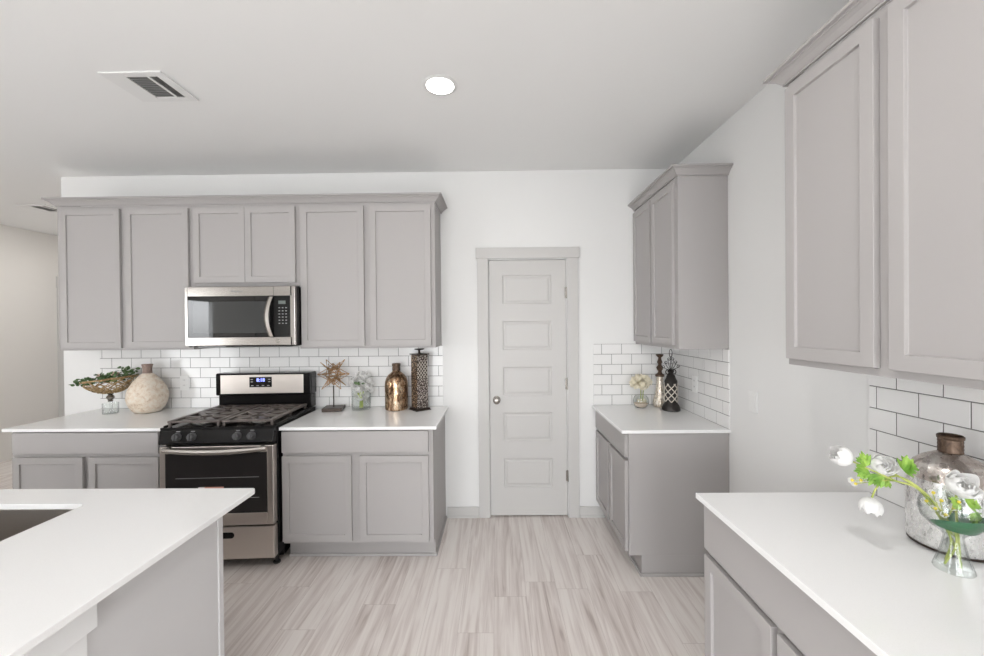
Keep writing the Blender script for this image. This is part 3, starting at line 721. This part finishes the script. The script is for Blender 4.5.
def bloom(m, c, axis, r, rs, whorls=((1.0, 1.75, 5), (.86, 2.0, 5), (.68, 2.25, 5), (.48, 2.45, 4), (.28, 2.5, 3)), nu=4, nv=5):
    T0 = m.T; m.T = T0 @ Matrix.Translation(Vector(c)) @ frame(axis) @ Matrix.Translation((0, 0, -r))
    for k, (f_, am, n) in enumerate(whorls):
        o = rs.random() * 6
        for i in range(n): petal(m, o + i * 2 * PI / n + rs.uniform(-.1, .1), r * f_ * rs.uniform(.94, 1.06), am * rs.uniform(.93, 1.07), .78 * 5 / n, rs.uniform(-1, 1), z0=r * (1 - f_) * .35, nu=nu, nv=nv)
    m.T = T0
def leaflet(m, base, d, up_, L_, w_, bend=.25, n=4):
    d = Vector(d).normalized(); s_ = d.cross(Vector(up_)).normalized(); u = s_.cross(d)
    prev = None; b = Vector(base)
    for i in range(n + 1):
        t = i / n; c = b + d * L_ * t - u * bend * L_ * t * t; ww = w_ * math.sin(PI * (t * .86 + .07)) ** .8 * (.5 if i in (0, n) else 1)
        row = [m.v(c - s_ * ww), m.v(c + u * ww * -.25), m.v(c + s_ * ww)]
        if prev:
            for k in range(2): m.face((prev[k], prev[k + 1], row[k + 1], row[k]))
        prev = row
def fan_leaf(m, base, d, up_, L_, rs):
    d = Vector(d).normalized(); s_ = d.cross(Vector(up_)).normalized()
    for a in (-1.1, -.6, -.15, .25, .65, 1.15):
        dd = d * math.cos(a) + s_ * math.sin(a); l = L_ * (1 - .3 * abs(a)) * rs.uniform(.85, 1.1)
        leaflet(m, base, dd, up_, l, l * .17, rs.uniform(-.1, .35))
        leaflet(m, Vector(base) + dd * l * .5, dd + s_ * .8, up_, l * .42, l * .10, .2); leaflet(m, Vector(base) + dd * l * .5, dd - s_ * .8, up_, l * .42, l * .10, .2)
def spline(pts, n=8):
    pts = [Vector(p) for p in pts]; out = []
    for i in range(len(pts) - 1):
        p0 = pts[max(i - 1, 0)]; p1 = pts[i]; p2 = pts[i + 1]; p3 = pts[min(i + 2, len(pts) - 1)]
        for k in range(n):
            t = k / n; out.append(.5 * ((2 * p1) + (p2 - p0) * t + (2 * p0 - 5 * p1 + 4 * p2 - p3) * t * t + (3 * p1 - p0 - 3 * p2 + p3) * t ** 3))
    out.append(pts[-1]); return out
ZT = .8985

# ------------------------------------------------------------------ left countertop: bowl of twigs and the clay vase
rs = random.Random(4)
bx, by = -2.962, -.186
bw = thing('pedestal_bowl', 'woven gilded twig bowl on a clear glass pedestal, left end of the countertop', 'bowl', (bx, by, ZT))
mb = MB(); mb.lathe([(.048, 0), (.048, .078), (.044, .080), (.044, .004), (.0, .004), (.0, 0)], seg=36); mb.build('glass_base', M['glass'], bw, smooth=True)
mb = MB(); mb.lathe([(0, .005), (.010, .005), (.007, .03), (.007, .078), (.010, .090), (0, .090)], seg=20); mb.build('glass_stem', M['glass'], bw, smooth=True)
mb = MB(); mb.lathe([(0, .090), (.013, .090), (.017, .096), (.012, .102), (.021, .110), (.026, .121), (.021, .134), (.013, .142), (.020, .150), (.014, .156), (0, .156)], seg=24); mb.build('metal_finial', M['nickel'], bw, smooth=True)
def bowlpt(th, t):     # t 0 bottom .. 1 rim ; rim higher on the right
    r = .160 * math.sin(t * 1.30) / math.sin(1.30); z = .152 + .112 * (1 - math.cos(t * 1.30)) / (1 - math.cos(1.30)) + .13 * r * math.cos(th) * t
    return Vector((r * math.cos(th), r * math.sin(th), z))
mb = MB()
for i in range(40):
    th = rs.uniform(0, 2 * PI); dth = rs.choice((-1, 1)) * rs.uniform(.5, 2.0); t0 = rs.uniform(.05, .5); t1 = rs.uniform(.75, 1.02)
    mb.tube([bowlpt(th + dth * k / 6, t0 + (t1 - t0) * k / 6) + Vector((0, 0, rs.uniform(-.002, .002))) for k in range(7)], rs.uniform(.0026, .0044), 6)
for t in (.99, .97, 1.0): mb.tube([bowlpt(2 * PI * k / 40, t) + Vector((0, 0, rs.uniform(-.003, .003))) for k in range(40)] + [bowlpt(0, t)], .0036, 6)
mb.build('twig_bowl', M['twig'], bw, smooth=True)
gr = thing('greenery', 'dark green leafy garland with small pale blossoms lying in the twig bowl', 'greenery', (bx, by, ZT + .24))
mb = MB(); mf = MB(); mst = MB()
for i in range(230):
    th = rs.uniform(0, 2 * PI); q = rs.random() ** .55 * .150
    p = Vector((q * math.cos(th), q * math.sin(th), .012 + .16 * q * math.cos(th) + rs.uniform(-.012, .034 + .26 * max(0, q * math.cos(th) + .08))))
    if i % 6 == 0: p = Vector((-.150 - rs.uniform(0, .055), rs.uniform(-.08, .04), -.004 + rs.uniform(-.022, .03)))
    d = Vector((p.x + rs.uniform(-.1, .1), p.y + rs.uniform(-.1, .1), rs.uniform(-.05, .12)))
    if d.length < .01: d = Vector((0, 0, 1))
    l = rs.uniform(.020, .034); leaflet(mb, p, d, (rs.uniform(-.8, .8), rs.uniform(-1.6, -.2), .8), l, l * .42, rs.uniform(-.2, .4))
for i in range(9):
    th = rs.uniform(-.9, 2.2 * PI); q = rs.uniform(.03, .12); mst.tube(spline([(0, 0, 0), (q * .6 * math.cos(th), q * .6 * math.sin(th), .025), (q * 1.4 * math.cos(th), q * 1.2 * math.sin(th), .02 + .2 * q * math.cos(th))], 5), .0016, 5)
mb.build('leaves', M['darkleaf'], gr)
for i in range(7):
    m = MB(); p = (rs.uniform(.02, .12), rs.uniform(-.12, -.02), .055 + rs.uniform(0, .022)); bloom(m, p, (rs.uniform(-.3, .3), -1, .6), .011, rs, whorls=((1, 1.7, 5), (.6, 2.1, 4)), nu=2, nv=3); m.build('blossom', M['blush'], gr, smooth=True)
mst.build('stems', M['stem'], gr)
vs = thing('clay_vase', 'round cream crackled clay vase with narrow brown neck, left of the range', 'vase', (-2.706, -.150, ZT))
mb = MB()
pr = [(0, 0), (.060, 0), (.078, .006), (.100, .035), (.116, .075), (.123, .115), (.121, .150), (.112, .190), (.094, .230), (.072, .265), (.050, .292), (.036, .306), (.031, .312)]
mb.lathe([(r_ * 1.05, z_ * .965) for r_, z_ in pr], seg=56, rfun=lambda i, z: 1 + .008 * math.sin(i * .45 + z * 30)); mb.build('vase_body', M['clay'], vs, smooth=True)
mb = MB(); mb.lathe([(r_, z_ - .012) for r_, z_ in [(.032, .311), (.030, .325), (.029, .346), (.032, .366), (.036, .378), (.035, .382), (.028, .378), (.024, .355), (.024, .312)]], seg=32, close=True); mb.build('vase_neck', M['clayneck'], vs, smooth=True)

# ------------------------------------------------------------------ middle countertop
st = thing('wire_star_sculpture', 'gold wire star sculpture on a dark square stand, right of the range', 'sculpture', (-1.272, -.125, ZT), R(10))
mb = MB(); mb.box((-.072, -.072, 0), (.072, .072, .026)); mb.build('base', M['bronze'], st, bevel=.002)
mb = MB(); mb.lathe([(0, .026), (.0048, .026), (.0048, .190), (0, .190)], seg=12); mb.build('rod', M['bronze'], st)
mb = MB(); C0 = Vector((0, 0, .278)); a = .062 / math.sqrt(2)
cv = [Vector(p) * a for p in [(1, 1, 0), (1, -1, 0), (-1, 1, 0), (-1, -1, 0), (1, 0, 1), (1, 0, -1), (-1, 0, 1), (-1, 0, -1), (0, 1, 1), (0, 1, -1), (0, -1, 1), (0, -1, -1)]]
Q = Matrix.Rotation(R(-6), 3, 'Z') @ Matrix.Rotation(R(5), 3, 'X')
for i in range(12):
    for j in range(i):
        if abs((cv[i] - cv[j]).length - .062) < .002: mb.tube([C0 + Q @ cv[i], C0 + Q @ cv[j]], .0028, 6)
sp = [Vector(d) for d in ((.122, 0, 0), (-.122, 0, 0), (0, .1, 0), (0, -.1, 0), (0, 0, .085), (0, 0, -.085))] + [Vector((x * .072, y * .06, z * .104)) for x in (-1, 1) for y in (-1, 1) for z in (-1, 1)]
for p in sp:
    for c in cv:
        if c.dot(p.normalized()) > (.6 if min(abs(p.x), abs(p.z)) < .001 else .72) * c.length:
            mb.tube([C0 + Q @ p, C0 + Q @ c], .0025, 6); mb.tube([C0 + Q @ (p * .72), C0 + Q @ (c * .62)], .0018, 5)
mb.build('wire_star', M['goldwire'], st, smooth=True)

fv = thing('glass_cylinder_vase', 'clear glass cylinder vase holding white flowers, behind the countertop centre', 'vase', (-1.070, -.090, ZT))
mb = MB(); mb.lathe([(0, 0), (.070, 0), (.072, .004), (.072, .150), (.069, .150), (.069, .010), (0, .008)], seg=40); mb.build('glass_wall', M['paleglass'], fv, smooth=True)
fb = thing('white_flower_bunch', 'bunch of white rounded flowers standing in the glass cylinder vase', 'flowers', (-1.070, -.090, ZT))
mb = MB()
for k in range(9): a_ = k * .7; mb.tube([(.012 * math.cos(a_), .012 * math.sin(a_), .012), (.009 * math.cos(a_ + .5), .009 * math.sin(a_ + .5), .07), (.03 * math.cos(a_), .03 * math.sin(a_), .14)], .004, 6)
mb.build('stems', M['stem'], fb, smooth=True)
rs = random.Random(11)
for i in range(38):
    a_ = i * 2.4; zz = .080 + .210 * ((i + .5) / 38); wd = .052 if zz < .15 else .070 * math.sin(min(1, (.325 - zz) / .12) * PI / 2)
    if i % 4 == 0: wd *= .3
    p = (wd * math.cos(a_) * (1 if zz < .15 else 1.1), wd * .62 * math.sin(a_), zz)
    m = MB(); bloom(m, p, (p[0] * 6 + rs.uniform(-.2, .2), -.5 + p[1] * 5, .35 + (zz - .15) * 3), rs.uniform(.025, .032), rs, whorls=((1, 1.25, 7), (.75, 1.5, 5), (.5, 1.9, 4)), nu=3, nv=4); m.build('bloom', M['petal'], fb, smooth=True)
mb = MB()
for k in range(7): leaflet(mb, (rs.uniform(-.02, .02), -.05, .20 + rs.uniform(-.02, .02)), (rs.uniform(-1, 1), -.5, .3), (0, -1, .3), .03, .007)
mb.build('leaves', M['darkleaf'], fb)

bt = thing('mercury_glass_bottle', 'large antique gold glass bottle with a dark neck, between white flowers and metal lantern', 'bottle', (-.788, -.105, ZT))
mb = MB(); mb.lathe([(0, 0), (.080, 0), (.087, .006), (.088, .020), (.088, .185), (.086, .215), (.078, .245), (.062, .268), (.042, .284), (.031, .294), (.028, .302)], seg=48); mb.build('bottle_body', M['merc_gold'], bt, smooth=True)
mb = MB(); mb.lathe([(.028, .301), (.031, .303), (.030, .318), (.029, .335), (.033, .342), (.033, .356), (.026, .357), (.024, .33), (.024, .302)], seg=32, close=True); mb.build('bottle_neck', M['bronze2'], bt, smooth=True)

ln = thing('metal_candle_lantern', 'tall square punched metal candle lantern at the right end of the countertop', 'lantern', (-.603, -.125, ZT), R(40))
mb = MB(); mb.box((-.064, -.064, 0), (.064, .064, .006)); mb.box((-.058, -.058, .006), (.058, .058, .016)); mb.build('base', M['bronze'], ln, bevel=.002)
mb = MB(); mb.box((-.0445, -.0445, .016), (.0445, .0445, .425)); mb.build('column', M['bronze'], ln, bevel=.002)
mb = MB(); mb.box((-.0465, -.0462, .020), (-.0446, .0462, .420)); mb.build('punched_panel', M['mosaic'], ln)
mb = MB(); mb.box((-.0465, -.0465, .020), (.0462, -.0447, .240)); mb.build('punched_panel', M['mosaic2'], ln)
mb = MB(); mb.box((-.0465, -.0465, .375), (.0462, -.0447, .420)); mb.build('punched_panel', M['mosaic2'], ln)
mb = MB()
for k in range(-5, 5):
    for s_ in (-1, 1):
        pts = []
        x0, z0_ = -.044, .245 + k * .031
        p0 = Vector((x0, -.0465, z0_)); p1 = Vector((.044, -.0465, z0_ + .115 * 1.0))
        if s_ < 0: p0.x, p1.x = -p0.x, -p1.x
        zl, zh = .245, .372
        d = p1 - p0; ta, tb = max(0, (zl - p0.z) / d.z), min(1, (zh - p0.z) / d.z)
        if tb > ta + .03: mb.tube([p0 + d * ta, p0 + d * tb], .0021, 5)
mb.build('lattice_window', M['lattice'], ln)
mb = MB(); mb.box((-.056, -.056, .425), (.056, .056, .432)); mb.lathe([(0, .432), (.012, .432), (.008, .440), (.006, .452), (.010, .458), (.034, .463), (.040, .468), (.036, .470), (0, .466)], seg=28); mb.build('top', M['bronze'], ln, bevel=.001, smooth=True)

# ------------------------------------------------------------------ far right corner
cb = thing('glass_bubble_vase', 'small clear round glass vase with cream flowers, on far right countertop', 'vase', (1.106, -.110, ZT))
mb = MB(); mb.lathe([(0, 0), (.030, 0), (.046, .010), (.058, .035), (.059, .055), (.052, .078), (.042, .092), (.040, .093), (.050, .077), (.0565, .055), (.0555, .036), (.044, .012), (.029, .003), (0, .003)], seg=36); mb.build('glass_wall', M['paleglass'], cb, smooth=True)
mb = MB(); mb.lathe([(0, .004), (.029, .004), (.042, .012), (.052, .034), (.020, .040), (0, .038)], seg=24); mb.build('sand_filling', M['sand'], cb, smooth=True)
ch = thing('cream_flower_bunch', 'rounded bunch of cream flowers in the small glass vase', 'flowers', (1.106, -.110, ZT))
mb = MB()
for k in range(2): mb.tube([(.01 * math.cos(k * 1.3), .01 * math.sin(k * 1.3), .040), (.02 * math.cos(k * 1.3), .02 * math.sin(k * 1.3), .14)], .003, 6)
mb.build('stems', M['stem'], ch, smooth=True)
rs = random.Random(8)
for i in range(24):
    z_ = 1 - (i + .5) / 24 * 1.75; rr_ = math.sqrt(max(0, 1 - z_ * z_)); a_ = i * 2.4; d = Vector((rr_ * math.cos(a_), rr_ * math.sin(a_), z_))
    jj = rs.uniform(.82, 1.18); p = Vector((d.x * .078 * jj, d.y * .060, .196 + d.z * .064 * jj)); m = MB(); bloom(m, p, d, rs.uniform(.022, .030), rs, whorls=((1, 1.25, 6), (.7, 1.5, 5)), nu=3, nv=4); m.build('bloom', M['cream'], ch, smooth=True)
for i in range(3):
    m = MB(); bloom(m, (-.02 + .02 * i, -.012, .056), (rs.uniform(-.3, .3), -.5, .8), .018, rs, whorls=((1, 1.6, 5), (.6, 2.1, 4)), nu=3, nv=3); m.build('bloom', M['cream'], ch, smooth=True)

tb = thing('tall_neck_bottle', 'tall slender cream mercury glass bottle with ornate brown stopper, behind the dark lantern', 'bottle', (1.268, -.072, ZT))
mb = MB(); mb.lathe([(0, 0), (.042, 0), (.051, .010), (.053, .026), (.048, .048), (.039, .085), (.031, .130), (.026, .180), (.023, .225), (.024, .236)], seg=36); mb.build('bottle_body', M['merc_cream'], tb, smooth=True)
mb = MB(); mb.lathe([(.0, .234), (.032, .234), (.034, .242), (.030, .252), (.018, .258), (.012, .275), (.022, .290), (.026, .305), (.016, .318), (.010, .330), (.020, .345), (.014, .362), (.010, .380), (.022, .392), (.030, .404), (.022, .408), (0, .408)], seg=28); mb.build('stopper', M['bronze2'], tb, smooth=True)

dl = thing('lattice_lantern', 'dark metal lantern with cream lattice and wire scroll top, far right countertop', 'lantern', (1.291, -.215, ZT), R(10))
mb = MB(); mb.lathe([(0, 0), (.060, 0), (.065, .006), (.064, .020), (.056, .040), (.047, .052), (.044, .058), (.044, .205), (.046, .212), (.044, .222), (.034, .240), (.028, .262), (.020, .268), (.015, .276), (.022, .286), (.023, .296), (.014, .306), (0, .308)], seg=36); mb.build('lantern_body', M['blackiron'], dl, smooth=True)
mb = MB()
for s_ in (-1, 1):
    for k in range(6):
        a0 = k * PI / 3; n = 14
        mb.tube([(.0455 * math.cos(a0 + s_ * 2.75 * i / n), .0455 * math.sin(a0 + s_ * 2.75 * i / n), .066 + .135 * i / n) for i in range(n + 1)], .0034, 6)
mb.build('lattice', M['lattice'], dl, smooth=True)
mb = MB()
def spiral(c, a0, r0, r1, turns, sgn, n=22): return [(c[0] + (r0 + (r1 - r0) * i / n) * math.cos(a0 + sgn * turns * 2 * PI * i / n), 0, c[1] + (r0 + (r1 - r0) * i / n) * math.sin(a0 + sgn * turns * 2 * PI * i / n)) for i in range(n + 1)]
for s_ in (-1, 1):
    for ang, ln_ in ((.25, .072), (.80, .070), (1.25, .078)):
        ex, ez = s_ * ln_ * math.sin(PI / 2 - ang), .306 + ln_ * math.sin(ang)
        mb.tube(spline([(0, 0, .300), (ex * .5, 0, .300 + (ez - .300) * .35), (ex, 0, ez)], 6), .0020, 6)
        mb.tube(spiral((ex - s_ * .010, ez), 0 if s_ > 0 else PI, .013, .004, 1.1, s_), .0020, 6)
    mb.tube([(s_ * .028 + .014 * math.cos(t * PI / 8), 0, .286 + .016 * math.sin(t * PI / 8)) for t in range(16)] + [(s_ * .028 + .014, 0, .286)], .0032, 6)
mb.tube([(0, 0, .300), (0, 0, .402)], .0024, 6)
mb.tube([(.012 * math.cos(t * PI / 12), 0, .424 + .030 * math.sin(t * PI / 12)) for t in range(24)] + [(.012, 0, .424)], .0024, 6)
mb.build('wire_scrolls', M['blackiron'], dl, smooth=True)

# ------------------------------------------------------------------ near right countertop
jg = thing('mercury_glass_jug', 'large antique silver glass jug with dark ribbed collar, beside the near flower vase', 'jug', (1.302, -2.010, ZT))
mb = MB(); mb.lathe([(0, .004), (.082, .004), (.089, .010), (.091, .018), (.091, .180), (.090, .195)], seg=64); mb.build('jug_body', M['merc_silver'], jg, smooth=True)
mb = MB(); mb.lathe([(.090, .194), (.086, .215), (.076, .234), (.058, .251), (.038, .262), (.027, .268), (.025, .266)], seg=64); mb.build('jug_shoulder', M['merc_top2'], jg, smooth=True)
mb = MB(); mb.lathe([(.0, .0), (.084, .0), (.0885, .003), (.089, .008), (.0, .008)], seg=64); mb.build('base_rim', M['bronze'], jg, smooth=True)
mb = MB(); mb.lathe([(r_ * .92, z_) for r_, z_ in [(.0262, .268), (.0285, .271), (.0275, .276), (.0285, .281), (.0275, .286), (.0285, .291), (.0275, .296), (.0285, .301), (.0275, .306), (.0300, .309), (.0305, .316), (.0275, .319), (.0240, .316), (.0235, .270)]], seg=48, close=True); mb.build('neck_collar', M['bronze2'], jg, smooth=True)

gv = thing('footed_glass_vase', 'clear footed glass vase wrapped inside with green leaf, in front of the silver jug', 'vase', (1.182, -2.122, ZT))
mb = MB()
outp = [(.0, .0), (.037, .0), (.0385, .003), (.036, .012), (.026, .045), (.0195, .078), (.0185, .088), (.024, .098), (.044, .112), (.060, .130), (.0655, .148), (.0645, .165), (.060, .180), (.0585, .186)]
inp = [(.0568, .186), (.058, .180), (.0622, .165), (.0632, .148), (.0578, .131), (.042, .1145), (.021, .100), (.0162, .088), (.0172, .078), (.0235, .045), (.032, .014), (.0, .010)]
mb.lathe(outp + inp, seg=56); mb.build('glass_wall', M['glass'], gv, smooth=True)
mb = MB(); n = 40
for band, (za, ra, zb, rb, a0, a1) in enumerate([(.1185, .0455, .152, .0615, -3.3, 1.2)]):
    prev = None
    for i in range(n + 1):
        t = i / n; a_ = a0 + (a1 - a0) * t; e = math.sin(PI * t) ** .5
        rows_2 = []
        for k in range(4):
            q = k / 3; zz = .124 + (q - .5) * (.042 * e) + .006 * math.sin(t * 5); 
            rr_ = min(.0610, .0530 + (zz - .124) * .75) - .0015
            rows_2.append(mb.v((rr_ * math.cos(a_), rr_ * math.sin(a_), zz)))
        if prev:
            for k in range(3): mb.face((prev[k], prev[k + 1], rows_2[k + 1], rows_2[k]))
        prev = rows_2
mb.build('leaf_lining', M['greenglass'], gv, smooth=True)

rs = random.Random(21)
VX, VY = 1.182, -2.122
def flower(label, c, axis, r, path, leaves, whorls=None):
    t = thing('ranunculus', label, 'flower', (VX, VY, ZT))
    O = Vector((VX, VY, ZT)); pts = [Vector(p) - O for p in path] + [Vector(c) - O - Vector(axis).normalized() * r * .8]
    m = MB(); m.tube(spline(pts, 8), .0024, 8); m.build('stem', M['stem'], t, smooth=True)
    m = MB(); bloom(m, Vector(c) - O, axis, r, rs, **({'whorls': whorls} if whorls else {}), nu=6, nv=7); m.build('bloom', M['petal'], t, smooth=True)
    if leaves:
        m = MB()
        for p, d, l in leaves: fan_leaf(m, Vector(p) - O, d, (0, -1, .5), l, rs)
        m.build('leaves', M['leaf'], t)
    return t
foot = lambda a_, r_=.020: (VX + r_ * math.cos(a_), VY + r_ * math.sin(a_), ZT + .014)
waist = lambda a_: (VX + .008 * math.cos(a_), VY + .008 * math.sin(a_), ZT + .088)
rimp = (VX - .050, VY + .030, ZT + .190)
flower('half-open white flower reaching furthest left from the footed vase', (.993, -2.005, 1.157), (-.75, .1, .35), .0285, [foot(0), waist(2), rimp, (1.085, -2.065, 1.110), (1.035, -2.03, 1.135)],
       [((1.040, -2.035, 1.138), (-.3, 0, 1), .044), ((1.045, -2.035, 1.125), (-.7, 0, -.2), .038), ((1.060, -2.045, 1.118), (-.2, 0, -1), .040)], whorls=((1.0, 2.05, 4), (.88, 2.3, 4), (.7, 2.5, 4)))
flower('open white flower facing out above the counter, left of the jug', (1.072, -2.052, 1.148), (-.35, -.85, .45), .0275, [foot(1.5), waist(3), rimp, (1.105, -2.07, 1.115)],
       [((1.105, -2.070, 1.140), (.8, 0, .45), .048), ((1.075, -2.05, 1.115), (-.1, 0, -1), .044)])
flower('white flower hanging down lowest over the countertop', (1.053, -2.032, 1.020), (-.25, -.15, -1), .0270, [foot(3), waist(4.5), (VX - .045, VY + .02, ZT + .185), (1.100, -2.06, 1.118), (1.068, -2.040, 1.085)], [],
       whorls=((1.0, 1.9, 5), (.88, 2.2, 5), (.7, 2.5, 4)))
flower('large full white flower above the rim, in front of the jug', (1.203, -2.128, 1.122), (-.15, -.75, .6), .0330, [foot(4.5), waist(5.5), (1.185, -2.125, 1.06)],
       [((1.198, -2.140, 1.075), (.5, 0, .2), .034), ((1.205, -2.150, 1.060), (.2, 0, -1), .034), ((1.180, -2.140, 1.075), (-.7, 0, .3), .028)])
sp_ = thing('wildflower_sprig', 'sprig of small white daisies with yellow centres across the vase rim', 'flower', (VX, VY, ZT))
O = Vector((VX, VY, ZT)); mst = MB()
pos = [(1.146, -2.105, 1.092), (1.133, -2.10, 1.068), (1.152, -2.128, 1.045), (1.165, -2.135, 1.066), (1.150, -2.12, 1.078), (1.172, -2.14, 1.083), (1.140, -2.115, 1.055), (1.020, -2.02, 1.082), (1.010, -2.02, 1.092), (1.030, -2.025, 1.094)]
for i, p in enumerate(pos):
    p = Vector(p) - O; m = MB(); mid = Vector((-.045, .03, .19)) if i > 6 else Vector((-.02, 0, .12))
    pth = [Vector((0, 0, .088)), mid, p] if i < 7 else [Vector((0, 0, .088)), mid, Vector((1.09, -2.06, 1.105)) - O, p]
    mst.tube(spline(pth, 6), .0011, 5)
    bloom(m, p, (-.2, -.9, .4 + rs.uniform(-.3, .3)), .0085, rs, whorls=((1.0, 1.5, 6),), nu=2, nv=3); bl = m.build('blossom', M['petal'], sp_, smooth=True)
    m = MB(); m.sphere(p + Vector((0, -.003, .001)), .0040, 10, 6); m.build('blossom_center', M['yellow'], bl, smooth=True)
mst.build('stems', M['stem'], sp_, smooth=True)
